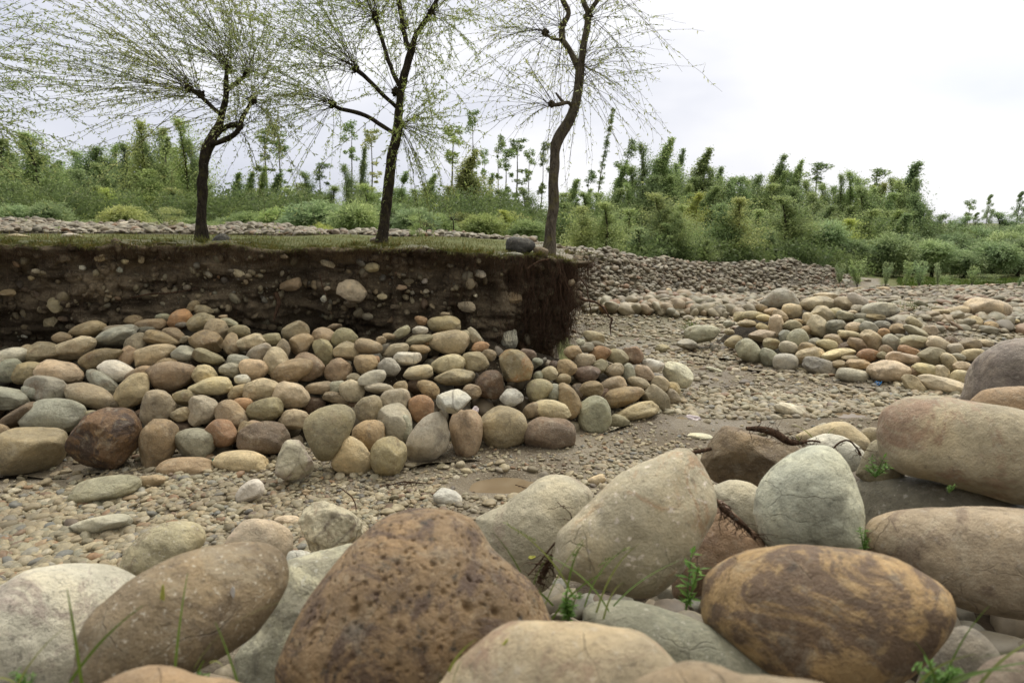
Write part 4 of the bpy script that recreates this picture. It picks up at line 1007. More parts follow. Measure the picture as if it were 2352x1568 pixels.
willow('rightmost willow, bent grey trunk at the bank corner', 7.75,
 [[(1261, 594, 13), (1265, 540, 12.5), (1269, 480, 12), (1272, 420, 11.5), (1274, 355, 11.5), (1284, 312, 13), (1314, 268, 12), (1328, 215, 11), (1332, 160, 10), (1336, 135, 8.5), (1344, 100, 8), (1349, 60, 7.5), (1350, 30, 6.5), (1340, 5, 5.5), (1332, -40, 5)],
  [(1330, 165, 7), (1318, 135, 6.5, .1), (1302, 105, 7, .15), (1291, 88, 7, .2), (1291, 60, 6.5, .2), (1304, 30, 5.5, .2), (1292, 0, 6, .2), (1284, -40, 5, .2)],
  [(1350, 34, 5.5), (1365, 12, 5, -.1), (1385, -15, 5, -.1), (1398, -45, 4.5, -.1)],
  [(1292, 92, 3.5), (1272, 90, 3, .1), (1252, 76, 2.6, .1)],
  [(1316, 246, 4.5), (1305, 236, 4, -.1), (1285, 240, 4.5, -.2), (1262, 242, 4, -.2)],
  [(1296, 238, 3.5, -.15), (1284, 224, 3, -.15), (1276, 214, 2.2, -.15)]],
 [(1266, 240, -.2, 24, 1.15, (-.7, 0, .15), .8, .30), (1252, 76, .1, 26, 1.2, (-.5, 0, .3), .9, .28), (1332, 150, 0, 50, 1.25, (.55, -.2, .3), .95, .38), (1292, 60, .2, 26, 1.3, (-.5, 0, .3), 1.0, .3), (1350, 40, 0, 26, 1.3, (.5, 0, .3), 1.0, .42), (1326, 195, 0, 30, 1.1, (.3, -.2, .0), 1.0, .4), (1290, -20, .2, 26, 1.5, (-.5, 0, .2), 1.0, .35), (1390, -30, -.1, 24, 1.5, (.5, 0, .2), 1.0, .45), (1286, 90, .2, 5, 1.6, (-.1, -.1, -1), .12, .1)], 303, (-.04, 0, .0), (1.0, 1.02, 1.0), .05)
willow('willow whose leafy shoots reach in from the left frame edge', 6.3,
 [[(-330, 640, 16), (-320, 500, 15), (-300, 380, 14), (-290, 280, 12), (-270, 180, 10), (-240, 120, 8)], [(-295, 330, 9), (-250, 270, 7), (-190, 240, 6)], [(-292, 300, 9), (-230, 180, 7), (-170, 120, 6)]],
 [(-190, 240, 0, 44, 1.4, (.7, 0, .05), .55, .16), (-170, 120, 0, 42, 1.55, (.7, 0, .25), .7, .14), (-240, 120, 0, 30, 1.6, (.5, 0, .6), .8, .12), (-200, 265, 0, 12, 1.5, (.8, 0, .02), .3, .12)], 404, (-.05, 0, .0), (.85, .95, .9))
# ------------------------------------------------------------------ the wood behind: tree kinds with their own trunk and crown meshes
def leaf_cloud(lv, cen, rad, n, size, rg, up=.2, dirn=None):
    """a clump of leaves, denser towards its skin"""
    u_ = unit(rg.normal(size=(n, 3))); r_ = rg.uniform(0, 1, n)**.45
    p = np.asarray(cen) + u_*r_[:, None]*np.asarray(rad)
    d = unit(rg.normal(size=(n, 3)) + (np.asarray(dirn) if dirn is not None else u_*.6)); nn = unit(rg.normal(size=(n, 3)) + [0, 0, up])
    lv.add(p, d, nn, size*rg.uniform(.6, 1.3, n))
def spray(lv, mb, p0, d, L_, n, size, jit, rg, dirn=None, droop=.0, r0=.012):
    """one leafy branch: a thin curved stem with leaves scattered along it, more towards the tip"""
    q = np.linspace(0, 1, 6)[:, None]; P = np.asarray(p0) + d*L_*q + np.array([0, 0, .22 - droop])*L_*q**2 + rg.normal(size=3)*.08*L_*q**2
    mb.tube(P, np.linspace(r0, .003, 6), 3, cap=False); s = rg.uniform(.12, 1, n)**.8; x = s*5; i0 = np.clip(x.astype(int), 0, 4); fr = (x - i0)[:, None]; p = P[i0]*(1-fr) + P[i0+1]*fr + rg.normal(size=(n, 3))*jit*(.5 + s[:, None])
    lv.add(p, unit(rg.normal(size=(n, 3)) + (np.asarray(dirn) if dirn is not None else d*.5)), unit(rg.normal(size=(n, 3)) + [0, 0, .25]), size*rg.uniform(.55, 1.3, n))
def proto(kind, seed):
    """returns (trunk mesh builder, leaves, leaf width) for a tree about 8 m tall (bushes 3 m), base at the origin"""
    rg = np.random.default_rng(seed); mb = MB(); lv = Leaves(); wd = .75; var_ = seed
    if kind == 'broad':
        H = 8.; bend = rg.uniform(-.4, .4)
        T = np.array([[bend*s*s + .1*math.sin(s*5 + seed), .1*math.sin(s*4), s*H*.93] for s in np.linspace(0, 1, 12)]); mb.tube(T, np.linspace(.11, .02, 12), 6)
        lob = rg.uniform(0, 6.28, 3)
        for k in range(240):
            s = (.16 if var_ % 2 else .05) + (.94 if var_ % 2 == 0 else .83)*rg.uniform(0, 1)**.9; a = rg.uniform(0, 6.28); w_ = (1.0 - s)**.72*min(1, .35 + s*2.2)*2.15*(1 + .22*math.sin(a*2 + lob[0] + s*7) + .18*math.sin(s*17 + lob[1] + a)) + .12
            d = unit(np.array([math.cos(a), math.sin(a), rg.uniform(.2, 1.0) + .7*s])); i_ = s*11; b0 = T[int(i_)]*(1 - i_ % 1) + T[min(11, int(i_)+1)]*(i_ % 1)
            ln = w_*rg.uniform(.35, 1.35)
            if vn(np.array([[s*5.5 + seed, math.cos(a)*1.3, math.sin(a)*1.3]]), 8)[0] < -.22: continue
            spray(lv, mb, b0, d, ln, int(14 + 80*ln), .105, .08 + .08*ln, rg)
    elif kind == 'poplar':      # narrow crown combed sideways by the wind
        H = 8.; lean = rg.uniform(.5, 1.1)
        f = lambda s: np.array([lean*s**2.2, .05*math.sin(6*s), s*H]); T = np.array([f(s) for s in np.linspace(0, .98, 14)]); mb.tube(T, np.linspace(.085, .012, 14), 6)
        ph = rg.uniform(0, 6.28)
        for k in range(300):
            s = (.1 + .1*(var_ % 3)) + (.89 - .1*(var_ % 3))*rg.uniform(); a = rg.uniform(0, 6.28); w_ = ((1.0 - s)**1.25*min(1, .2 + s*3.2)*(2.0 + .7*math.sin(s*6 + ph + a)) + .13)
            if vn(np.array([[s*8 + seed, math.cos(a), math.sin(a)]]), 8)[0] < -.18: continue
            d = unit(np.array([math.cos(a)*.6 + .3, math.sin(a)*.6, .7 + .9*s])); ln = w_*rg.uniform(.4, 1.35); spray(lv, mb, f(s*.97), d, ln, int(10 + 70*ln), .105, .06 + .07*ln, rg, dirn=(.8, 0, .4))
    elif kind == 'tuft':        # tall bare stem with ragged tufts
        H = 8.; lean = rg.uniform(.1, .5)
        f = lambda s: np.array([lean*s**2 + .06*math.sin(7*s + seed), 0, s*H]); T = np.array([f(s) for s in np.linspace(0, .99, 14)]); mb.tube(T, np.linspace(.06, .012, 14), 5)
        for s in [.97, .92, .86] + list(rg.uniform(.28, .84, 6)):
            a = rg.uniform(0, 6.28); r = rg.uniform(.05, .3) if s < .9 else .12; c = f(s) + [r*math.cos(a), r*math.sin(a), .1]; R_ = rg.uniform(.2, .42) if s > .8 else rg.uniform(.1, .26)
            for _ in range(3): leaf_cloud(lv, c + rg.normal(size=3)*R_*.5, np.array([R_*.7, R_*.6, R_*.7]), int(70*R_/.3), .11, rg, dirn=(.7, 0, .2))
    elif kind == 'feather':     # one very tall thin stem clothed in small side leaves
        H = 8.; f = lambda s: np.array([1.15*s**1.6, 0, s*H]); T = np.array([f(s) for s in np.linspace(0, .99, 16)]); mb.tube(T, np.linspace(.06, .008, 16), 5)
        for k in range(90):
            s = rg.uniform(.3, 1); w_ = .34*(1.12 - s)**.6; c = f(s) + [rg.uniform(-.2, .8)*w_, rg.normal()*.3*w_, .1]
            leaf_cloud(lv, c, np.array([.17, .09, .09]), 26, .08, rg, dirn=(.9, 0, .45))
    elif kind == 'willow':      # round pollard willow, hair-like shoots
        H = 3.; wd = .27; st = rg.uniform(.25, .4)
        mb.tube([[0, 0, 0], [.05, 0, .6], [-.03, .02, st*H]], [.09, .075, .07], 6)
        for a in np.linspace(0, 6.28, 5)[:4]: mb.tube([[0, 0, st*H*.9], [.3*math.cos(a), .3*math.sin(a), st*H + .45]], [.05, .03], 5)
        n = 1300; u_ = unit(rg.normal(size=(n, 3)) + [0, 0, .35]); c0 = np.array([0, 0, st*H + .55])
        for k in range(n):
            L_ = rg.uniform(.55, 1.12); d = u_[k]*np.array([1.0, 1.0, 1.15]); q = np.linspace(.2, 1, 11)[:, None]; P = c0 + d*q*L_*1.05 + np.array([.05, 0, -.22])*q**2.3*L_
            kk = 11; dd = unit(np.gradient(P, axis=0) + rg.normal(size=(kk, 3))*.12*L_*.5); lv.add(P + rg.normal(size=(kk, 3))*.03, dd, unit(rg.normal(size=(kk, 3))), rg.uniform(.12, .2, kk))
    elif kind == 'conic':
        H = 8.; T = np.array([[.3*s*s, 0, s*H] for s in np.linspace(0, .98, 10)]); mb.tube(T, np.linspace(.1, .015, 10), 6)
        for k in range(90):
            s = rg.uniform(.12, 1); w_ = 1.5*(1.02 - s)**.8 + .05; a = rg.uniform(0, 6.28); r = w_*rg.uniform(.3, 1)
            leaf_cloud(lv, [.3*s*s + r*math.cos(a), r*math.sin(a), s*H + r*.1], np.array([.34, .34, .4])*(1.15 - .7*s), 70, .10, rg, dirn=(.5, 0, .4))
    elif kind == 'shrub':
        H = 3.
        for k in range(7): a = rg.uniform(0, 6.28); mb.tube([[0, 0, 0], [.4*math.cos(a), .4*math.sin(a), 1.0], [.8*math.cos(a), .8*math.sin(a), 2.0]], [.03, .02, .008], 4)
        for k in range(34):
            a = rg.uniform(0, 6.28); s = rg.uniform(.06, 1); r = 1.25*math.sqrt(max(0, 1 - (s-.35)**2*1.7))*rg.uniform(.1, 1)
            leaf_cloud(lv, [r*math.cos(a), r*math.sin(a), s*H*.9], np.array([.4, .4, .3]), 110, .085, rg); wd = .5
    elif kind == 'sapling':
        H = 3.; wd = .3
        for k in range(6):
            a = rg.uniform(0, 6.28); q = np.linspace(0, 1, 7)[:, None]; P = np.array([.35*math.cos(a), .35*math.sin(a), 2.9*rg.uniform(.6, 1)])*np.array([1, 1, 1])*q**np.array([1.3, 1.3, 1]); mb.tube(P, np.linspace(.018, .005, 7), 4)
            for p in P[2:]: leaf_cloud(lv, p, np.array([.2, .2, .28]), 34, .15, rg, dirn=(.2, 0, .9))
    elif kind == 'bare':
        H = 4.; mb.tube([[0, 0, 0], [.04, 0, 1.0], [0, 0, 1.9]], [.09, .07, .08], 7)
        for k in range(60):
            u_ = unit(rg.normal(size=3)*[1, 1, .5] + [0, 0, .55]); q = np.linspace(0, 1, 6)[:, None]; mb.tube(np.array([0, 0, 1.9]) + u_*1.5*rg.uniform(.5, 1.2)*q + np.array([.1, 0, -.1])*q**2, np.linspace(.02, .004, 6), 3, cap=False)
            lv.add(np.array([0, 0, 1.9]) + u_*rg.uniform(.4, 1.4, (9, 1)), unit(rg.normal(size=(9, 3))), unit(rg.normal(size=(9, 3))), rg.uniform(.05, .09, 9))
    return mb, lv, wd, H
PROTO = {}
def get_proto(kind, var):
    key = (kind, var)
    if key not in PROTO:
        mb, lv, wd, H = proto(kind, hash(kind) % 1 + sum(map(ord, kind)) + var*31)
        bm_ = M['bark'] if kind in ('willow', 'broad', 'shrub', 'bare') else M['pbark']
        t = mb.build('trunk', bm_); c = lv.build('crown', M['leaf'], wd)
        PROTO[key] = (t, c, H); t['_p'] = 1
        C.objects.unlink(t); C.objects.unlink(c)
    return PROTO[key]
LCOL = {'dk': (.70, .80, .76), 'md': (.90, 1.0, .90), 'br': (1.02, 1.08, .88), 'si': (.92, 1.0, 1.06), 'ye': (1.2, 1.2, .75), 'ol': (1.05, 1.0, .85), 'sd': (.80, .90, 1.0), 'pl': (1.05, 1.12, 1.05)}
CW = {'dk': 'dark green', 'md': 'mid green', 'br': 'fresh green', 'si': 'silvery green', 'ye': 'yellow green', 'ol': 'olive green', 'sd': 'dull grey green', 'pl': 'pale green'}
KN = {'broad': ('deciduous_tree', 'bushy tree', 'tree'), 'poplar': ('poplar_tree', 'windswept poplar', 'tree'), 'tuft': ('poplar_tree', 'thin bare-stemmed poplar with leaf tufts', 'tree'), 'feather': ('poplar_tree', 'tallest feathery poplar leaning right', 'tree'),
      'willow': ('willow_bush', 'round willow bush', 'bush'), 'conic': ('conical_tree', 'tapering tree', 'tree'), 'shrub': ('shrub', 'low leafy shrub', 'shrub'), 'sapling': ('sapling', 'upright sapling', 'sapling'), 'bare': ('pollarded_tree', 'nearly bare pollarded tree', 'tree')}
ASP = {'broad': 3.3/8, 'poplar': 1.9/8, 'tuft': 1.1/8, 'feather': 1.9/8, 'willow': 2.2/3, 'conic': 2.7/8, 'shrub': 2.6/3, 'sapling': 1.0/3, 'bare': 2.6/3.2}
TREES = """
broad dk 0 335 150 37
broad md 72 322 135 36
poplar dk 140 372 60 42
broad dk 214 352 115 40
broad md 262 348 80 43
broad br 325 298 90 36
broad md 368 312 84 37
broad br 418 293 88 34
broad dk 290 345 90 41
broad dk 182 400 105 36
broad md 20 400 120 33
broad md 118 420 90 34
broad br 340 400 100 33
broad md 462 392 60 40
broad ye 245 440 80 31
conic dk 48 430 70 38
broad md 95 372 110 40
broad dk 238 372 120 42
broad md 180 362 90 43
broad md 395 352 90 41
broad dk 345 372 110 42
broad md 10 372 120 40
broad md 475 440 100 40
broad ol 600 430 90 42
broad md 690 418 90 42
broad md 765 425 90 41
broad md 905 428 90 43
broad ol 1035 425 80 42
broad md 1095 420 80 42
broad dk 1150 432 80 43
broad md 1290 440 90 41
broad md 1345 438 80 40
broad dk 1420 430 90 40
broad md 1540 400 80 42
broad dk 1590 405 90 42
broad md 1640 425 90 40
broad md 1765 420 90 40
broad dk 1825 425 90 41
broad md 1870 440 80 40
broad dk 1985 425 90 41
broad md 2045 440 90 40
broad dk 2105 442 90 41
broad ol 395 440 100 32
broad md 500 450 90 36
poplar md 548 398 44 42
poplar md 577 396 46 43
broad md 530 450 100 40
tuft dk 612 288 60 44
poplar br 603 385 34 40
tuft md 645 322 60 44
poplar dk 632 398 50 43
broad dk 702 392 60 42
tuft dk 735 376 46 42
broad md 665 430 80 40
tuft md 806 282 44 44
broad dk 792 375 60 43
poplar sd 834 340 30 46
tuft ol 855 296 46 44
broad br 840 420 90 40
poplar md 930 396 48 42
broad md 955 432 60 41
poplar md 987 402 46 43
tuft md 1040 292 60 44
broad dk 865 440 70 42
poplar ol 1078 352 72 41
tuft dk 1088 252 36 46
tuft md 1112 345 26 45
tuft dk 1147 312 30 46
tuft md 1165 345 42 44
tuft dk 1192 318 50 45
tuft md 1216 345 34 46
poplar md 1130 400 40 44
tuft dk 1250 330 34 45
broad dk 1205 430 80 43
poplar md 1320 412 52 42
tuft dk 1355 392 32 43
broad md 1375 440 70 41
feather sd 1400 247 75 44
tuft md 1428 370 46 43
tuft dk 1446 322 34 45
poplar md 1425 382 50 42
broad dk 1478 325 62 42
poplar md 1528 322 62 43
poplar sd 1570 345 44 45
broad dk 1500 400 90 41
poplar md 1612 347 62 43
broad md 1582 420 60 41
poplar sd 1655 385 44 45
broad dk 1700 402 90 40
broad dk 1742 398 72 41
poplar dk 1795 360 54 43
poplar md 1833 372 46 44
tuft dk 1882 376 58 45
broad md 1893 418 66 43
poplar md 1938 440 50 44
broad md 1958 390 64 43
tuft dk 2018 390 50 46
broad ol 2030 416 66 43
poplar sd 2088 376 72 44
broad md 2068 410 80 43
broad md 2118 466 60 42
tuft dk 2190 505 30 52
tuft dk 2228 460 30 54
conic sd 2275 447 44 50
conic dk 2243 488 46 50
conic sd 2346 440 56 50
shrub sd 2150 520 90 46
shrub si 2300 508 100 46
broad ol 1335 470 95 36
broad md 1395 460 95 37
broad br 1448 476 90 36
broad ol 1512 440 115 35
broad md 1560 468 80 35
broad ye 1602 440 80 35
broad dk 1655 465 90 35
broad ol 1702 450 100 34
broad md 1745 478 85 35
broad md 1805 448 120 36
broad ye 1955 500 84 34
broad md 1998 478 105 36
broad dk 1905 470 80 37
broad br 2060 480 90 37
broad dk 1470 520 90 33
broad dk 1620 530 90 33
broad dk 1770 530 90 33
shrub ye 1385 545 60 31
willow md 1850 505 84 33
willow si 1905 488 96 33
willow si 2050 510 110 33
willow sd 1965 540 80 33
willow si 2150 535 105 33
willow sd 2222 560 95 33
willow si 2292 545 110 33
willow sd 2350 530 100 34
willow si 2255 528 100 37
willow si 2320 520 100 38
willow sd 2200 520 90 38
broad dk 2100 560 90 36
broad dk 2190 590 90 36
broad dk 2330 600 100 36
willow si 725 433 165 20
willow pl 815 450 125 18.5
willow br 640 462 110 24
willow md 565 468 95 26
willow si 520 492 70 26
willow sd 950 462 110 24
willow md 1010 470 80 25
willow dk 895 455 105 25
willow br 1108 478 105 26
willow ol 1060 470 90 28
broad ye 1160 480 60 27
willow md 1212 492 95 26
willow ol 1180 465 90 31
willow br 1290 480 90 30
willow si 30 455 90 24
willow si 105 440 96 24
willow ol 280 462 100 23
willow br 160 500 80 22
willow md 215 490 75 23
willow br 345 495 70 24
willow md 440 490 90 24
willow br 395 505 60 22
shrub md 500 505 70 22
shrub ol 385 522 95 13.2
shrub ye 730 505 80 17
shrub br 958 532 48 12.6
bare ol 978 492 62 13.4
bare dk 1040 455 66 15
sapling si 1933 596 26 26
sapling pl 1975 590 42 26
sapling si 2040 592 26 26
sapling pl 2084 596 26 27
sapling si 2118 588 40 27
sapling sd 2160 600 24 27
sapling pl 2238 604 30 27
sapling sd 2342 640 16 26
willow sd 2140 525 90 40
willow si 2180 545 80 38
willow sd 2240 505 100 42
willow si 2290 515 90 42
willow sd 2345 505 100 43
broad sd 2160 490 80 48
broad sd 2215 495 80 49
broad sd 2300 485 90 50
willow sd 2400 520 110 36
broad sd 2420 460 100 48
broad md 1455 378 70 42
broad md 1505 362 70 43
broad dk 1555 372 66 44
broad md 1635 380 66 43
broad dk 1680 405 70 42
broad md 1722 410 70 43
broad md 1775 398 64 43
broad dk 1812 392 60 44
broad md 1855 410 66 43
broad dk 1918 425 66 44
broad md 1975 405 66 44
broad md 2010 428 70 43
broad dk 2055 405 66 45
broad md 2095 420 60 44
broad br 1690 500 60 30
broad md 1575 500 60 27
broad dk 1535 510 60 25
shrub md 1510 590 60 22
shrub sd 1715 592 80 26
shrub md 1830 585 60 30
shrub ol 1440 575 50 22
shrub md 2180 628 50 28
shrub dk 2278 630 60 29"""
zones = [(-99, 240, 'at the far left'), (240, 455, 'left of the leftmost willow trunk'), (455, 660, 'just right of the leftmost willow trunk'), (660, 880, 'left of the middle willow trunk'), (880, 1070, 'just right of the middle willow trunk'), (1070, 1262, 'left of the rightmost willow trunk'), (1262, 1420, 'just right of the rightmost willow trunk'),
         (1420, 1600, 'past the stone embankment'), (1600, 1790, 'above the middle of the river bed'), (1790, 2000, 'above the right heap'), (2000, 2170, 'before the gap in the right treeline'), (2170, 2999, 'at the far right')]
ORD = ['first', 'second', 'third', 'fourth', 'fifth', 'sixth', 'seventh', 'eighth', 'ninth', 'tenth', 'eleventh', 'twelfth', 'thirteenth', 'fourteenth', 'fifteenth']
tl = []; cnt = {}; rr_ = random.Random(3); ex_ = []
for ln in TREES.strip().split('\n'):      # slimmer trees standing between the listed ones
    k, c, x, y, w_, d = ln.split(); x = float(x)
    if k in ('broad', 'poplar') and (1285 < x < 2130 or x < 480) and rr_.random() < .85: ex_.append(f"{'poplar' if rr_.random() < .5 else 'broad'} {rr_.choice(['md', 'md', 'md', 'dk', 'br'])} {x + rr_.uniform(-32, 32):.1f} {float(y) + rr_.uniform(4, 50):.0f} {float(w_)*.68:.0f} {float(d) + rr_.uniform(-2, 3):.1f}")
TREES = TREES + '\n' + '\n'.join(ex_)
for ln in TREES.strip().split('\n'):
    k, c, x, y, w_, d = ln.split(); x, y, w_, d = float(x), float(y), float(w_), float(d)
    z = [n for a, b_, n in zones if a <= x < b_][0]; tl.append([k, c, x, y, w_, d, z]); cnt.setdefault((k, c, z), []).append(x)
nvar = {'broad': 7, 'poplar': 6, 'tuft': 4, 'willow': 3, 'conic': 1, 'shrub': 2, 'sapling': 2, 'feather': 1, 'bare': 1}
vi = 0
for k, c, x, y, w_, d, z in tl:
    vi += 1; T, Cr, H = get_proto(k, vi*7 % nvar[k])
    if k == 'broad' and 1320 < x < 1860 and d <= 37: d = float(interp(x, RIDGE_D)) + 1.5 + (vi*37 % 10)*.4
    r = ray(x, y); top = at(x, y, d); gz = G1(top[0], top[1]); hh = max(.5, (top[2] - gz))
    sz = hh/H*(1.05 if k in ('broad', 'poplar') else 1)*(1.1 if x < 470 and k == 'broad' else 1); sw = (w_*d/F)/(ASP[k]*H)*{'broad': 1.35, 'poplar': 1.45, 'conic': 1.1, 'willow': 1.12, 'tuft': 1.15}.get(k, 1.0); sw = min(max(sw, sz*.6), sz*2.6)
    nm, word, cat = KN[k]; L_ = sorted(cnt[(k, c, z)]); o_ = '' if len(L_) == 1 else ORD[L_.index(x)] + ' '
    lab = f"{o_}{CW[c]} {word} {z}" + (' counting from left' if o_ and len((o_ + word + z).split()) < 12 else '')
    root = empty(nm, (top[0], top[1], gz - .03)); root.scale = (sw, sw, sz); root.rotation_euler = (0, 0, rnd.uniform(0, 6.28) if k in ('broad', 'willow', 'shrub', 'sapling') else rnd.uniform(-.5, .5))
    if k in ('poplar', 'tuft', 'feather', 'conic'):
        shift = {'poplar': .8, 'tuft': .3, 'feather': 1.1, 'conic': .3}[k]*sw; root.location.x -= shift*.7
    tag(root, lab, cat, 'trees and bushes of the wood behind the river bed')
    for src in (T, Cr):
        q = src.copy(); C.objects.link(q); q.parent = root
        if src is Cr: hcol = LCOL[c]; v_ = rnd.uniform(.85, 1.15); q.color = (hcol[0]*v_*rnd.uniform(.95, 1.06), hcol[1]*v_, hcol[2]*v_, 1)
# low mixed growth filling the wood's floor
lv = Leaves(); rg = np.random.default_rng(5)
for k in range(4200):
    px = rg.uniform(-350, 2700); d = rg.uniform(33.5, 50); r = ray(px, 560); X = r[0]*d; Y = d
    if px > 2020: d = rg.uniform(38.5, 52); X, Y = r[0]*d, d
    if 1400 < px < 1990: d = float(interp(px, RIDGE_D)) + 1.5 + 22*rg.uniform()**1.3; X, Y = r[0]*d, d
    if px < 1300: d = rg.uniform(28, 46); X = (px-1176)/F*d; Y = d
    gz = G1(X, Y); hh = rg.uniform(.1, 1)**1.2*((1.9 if px < 480 else 1.8 if px < 1300 else 2.1 if px < 2100 else 2.2) + .4*math.sin(px*.013) + .3*math.sin(px*.037 + d))*(min(1, d/42)**1.4*.62 if 1400 < px < 1990 else 1)
    leaf_cloud(lv, [X, Y, gz + hh], np.array([.6, .5, .4]), 95, .125, rg)
und = lv.build('undergrowth', M['leaf'], .6); tag(und, 'dense mixed undergrowth between the tree trunks', 'undergrowth', kind='stuff'); und.color = (.40, .47, .38, 1)
# ------------------------------------------------------------------ scattered stones (too many to count), one point per stone
def scatter(name, pts, rot, scl, mat, sub=2, label='', cat='stones', noise_amp=.25, nvar_=6):
    pts = np.asarray(pts, np.float32); me = bpy.data.meshes.new(name); me.vertices.add(len(pts)); me.vertices.foreach_set('co', pts.ravel())
    for an, av in (('rot', rot), ('scl', scl)):
        a = me.attributes.new(an, 'FLOAT_VECTOR', 'POINT'); a.data.foreach_set('vector', np.asarray(av, np.float32).ravel())
    a = me.attributes.new('idx', 'INT', 'POINT'); a.data.foreach_set('value', R.integers(0, nvar_, len(pts)).astype(np.int32))
    me.materials.append(mat); o = bpy.data.objects.new(name, me); C.objects.link(o)
    ng = bpy.data.node_groups.new(name, 'GeometryNodeTree'); ng.interface.new_socket('Geometry', in_out='INPUT', socket_type='NodeSocketGeometry'); ng.interface.new_socket('Geometry', in_out='OUTPUT', socket_type='NodeSocketGeometry')
    gi = ng.nodes.new('NodeGroupInput'); go = ng.nodes.new('NodeGroupOutput'); jn = ng.nodes.new('GeometryNodeJoinGeometry'); L_ = ng.links.new
    for v in range(nvar_):
        ic = ng.nodes.new('GeometryNodeMeshIcoSphere'); ic.inputs['Subdivisions'].default_value = sub; ic.inputs['Radius'].default_value = 1
        sp = ng.nodes.new('GeometryNodeSetPosition'); nz = ng.nodes.new('ShaderNodeTexNoise'); nz.inputs['Scale'].default_value = .75; nz.inputs['Detail'].default_value = 1.5
        ps = ng.nodes.new('GeometryNodeInputPosition'); ad = ng.nodes.new('ShaderNodeVectorMath'); ad.operation = 'ADD'; ad.inputs[1].default_value = (v*7.3, v*3.1, v*5.7)
        L_(ps.outputs[0], ad.inputs[0]); L_(ad.outputs[0], nz.inputs['Vector'])
        sb = ng.nodes.new('ShaderNodeVectorMath'); sb.operation = 'SUBTRACT'; sb.inputs[1].default_value = (.5, .5, .5); sl = ng.nodes.new('ShaderNodeVectorMath'); sl.operation = 'SCALE'; sl.inputs['Scale'].default_value = noise_amp*4
        L_(nz.outputs['Color'], sb.inputs[0]); L_(sb.outputs[0], sl.inputs[0]); L_(ic.outputs['Mesh'], sp.inputs['Geometry']); L_(sl.outputs[0], sp.inputs['Offset'])
        ss = ng.nodes.new('GeometryNodeSetShadeSmooth'); sm_ = ng.nodes.new('GeometryNodeSetMaterial'); sm_.inputs['Material'].default_value = mat
        L_(sp.outputs[0], ss.inputs[0]); L_(ss.outputs[0], sm_.inputs[0]); gt = ng.nodes.new('GeometryNodeGeometryToInstance'); L_(sm_.outputs[0], gt.inputs[0]); L_(gt.outputs[0], jn.inputs[0])
    ip = ng.nodes.new('GeometryNodeInstanceOnPoints'); ip.inputs['Pick Instance'].default_value = True
    def attr(n_, ty):
        a = ng.nodes.new('GeometryNodeInputNamedAttribute'); a.data_type = ty; a.inputs['Name'].default_value = n_; return a.outputs['Attribute']
    L_(gi.outputs[0], ip.inputs['Points']); L_(jn.outputs[0], ip.inputs['Instance']); L_(attr('idx', 'INT'), ip.inputs['Instance Index'])
    er = ng.nodes.new('FunctionNodeEulerToRotation'); L_(attr('rot', 'FLOAT_VECTOR'), er.inputs[0]); L_(er.outputs[0], ip.inputs['Rotation']); L_(attr('scl', 'FLOAT_VECTOR'), ip.inputs['Scale']); L_(ip.outputs[0], go.inputs[0])
    md = o.modifiers.new('scatter', 'NODES'); md.node_group = ng
    tag(o, label, cat, kind='stuff'); return o
def stones_attr(n, smin, smax, flat=.55, tilt=.25, pw=2.0):
    s = smin + (smax - smin)*R.uniform(0, 1, n)**pw
    scl = np.stack([s*R.uniform(1.0, 1.45, n), s*R.uniform(.8, 1.05, n), s*R.uniform(flat*.75, flat*1.25, n)], 1)
    rot = np.stack([R.normal(0, tilt, n), R.normal(0, tilt, n), R.uniform(0, 6.28, n)], 1); return s, scl, rot
def ok_region(X, Y):
    """river bed only: in front of the bank, off the far side of the embankment"""
    return ~((Y > ywall(X) - .05) & (X < .95 + .0*Y))
# gravel of the river bed near the camera
n = 74000
Y = 2.3 + (8.2 - 2.3)*R.uniform(0, 1, n)**1.35; X = (R.uniform(-.9, .9, n))*(Y + .3)
P3 = np.stack([X, Y, 0*X], 1); dens = .30 + .75*fbm(P3*.85, 3, 33) + .35*sst(-1.0, -2.6, X)*1 + .40*(1-sst(3.5, 5.2, Y))
for (a, b_, ra, rb) in PUDW: dens = np.where(((X - a)/ra)**2 + ((Y - b_)/rb)**2 < 2.6, -1, dens)
big = np.clip(dens, 0, 1)
keep = (R.uniform(0, 1, n) < np.clip(dens + .15, .05, 1)) & ok_region(X, Y) & (Y > interp(X, MFOOT) - .05); X, Y, big = X[keep], Y[keep], big[keep]
s, scl, rot = stones_attr(len(X), .0065, .024, .6, .22, 2.0); k_ = (.7 + .5*big) * (1 + .5*sst(-1.3, -2.6, X)*(Y < 4.6)); scl *= k_[:, None]
Zg = G(X, Y) + scl[:, 2]*.35
scatter('gravel', np.stack([X, Y, Zg], 1), rot, scl, M['pebble'], 2, 'rounded river pebbles strewn over the near mud', 'gravel')
# a second, coarser layer of pebbles lying on top
n = 5200; Y = 2.5 + 6.5*R.uniform(0, 1, n)**1.2; X = R.uniform(-.85, .85, n)*(Y + .2); P3 = np.stack([X, Y, 0*X], 1)
keep = (R.uniform(0, 1, n) < np.clip(.35 + .8*fbm(P3*.7, 2, 35) + .6*sst(-.8, -2.2, X), .05, 1)) & ok_region(X, Y) & (Y > interp(X, MFOOT) + .05); X, Y = X[keep], Y[keep]
for (a, b_, ra, rb) in PUDW: q = ((X - a)/ra)**2 + ((Y - b_)/rb)**2 > 2.0; X, Y = X[q], Y[q]
s, scl, rot = stones_attr(len(X), .018, .042, .58, .25, 2.4); scatter('gravel', np.stack([X, Y, G(X, Y) + scl[:, 2]*.4], 1), rot, scl, M['pebble'], 3, 'larger pebbles lying on the near gravel', 'gravel')
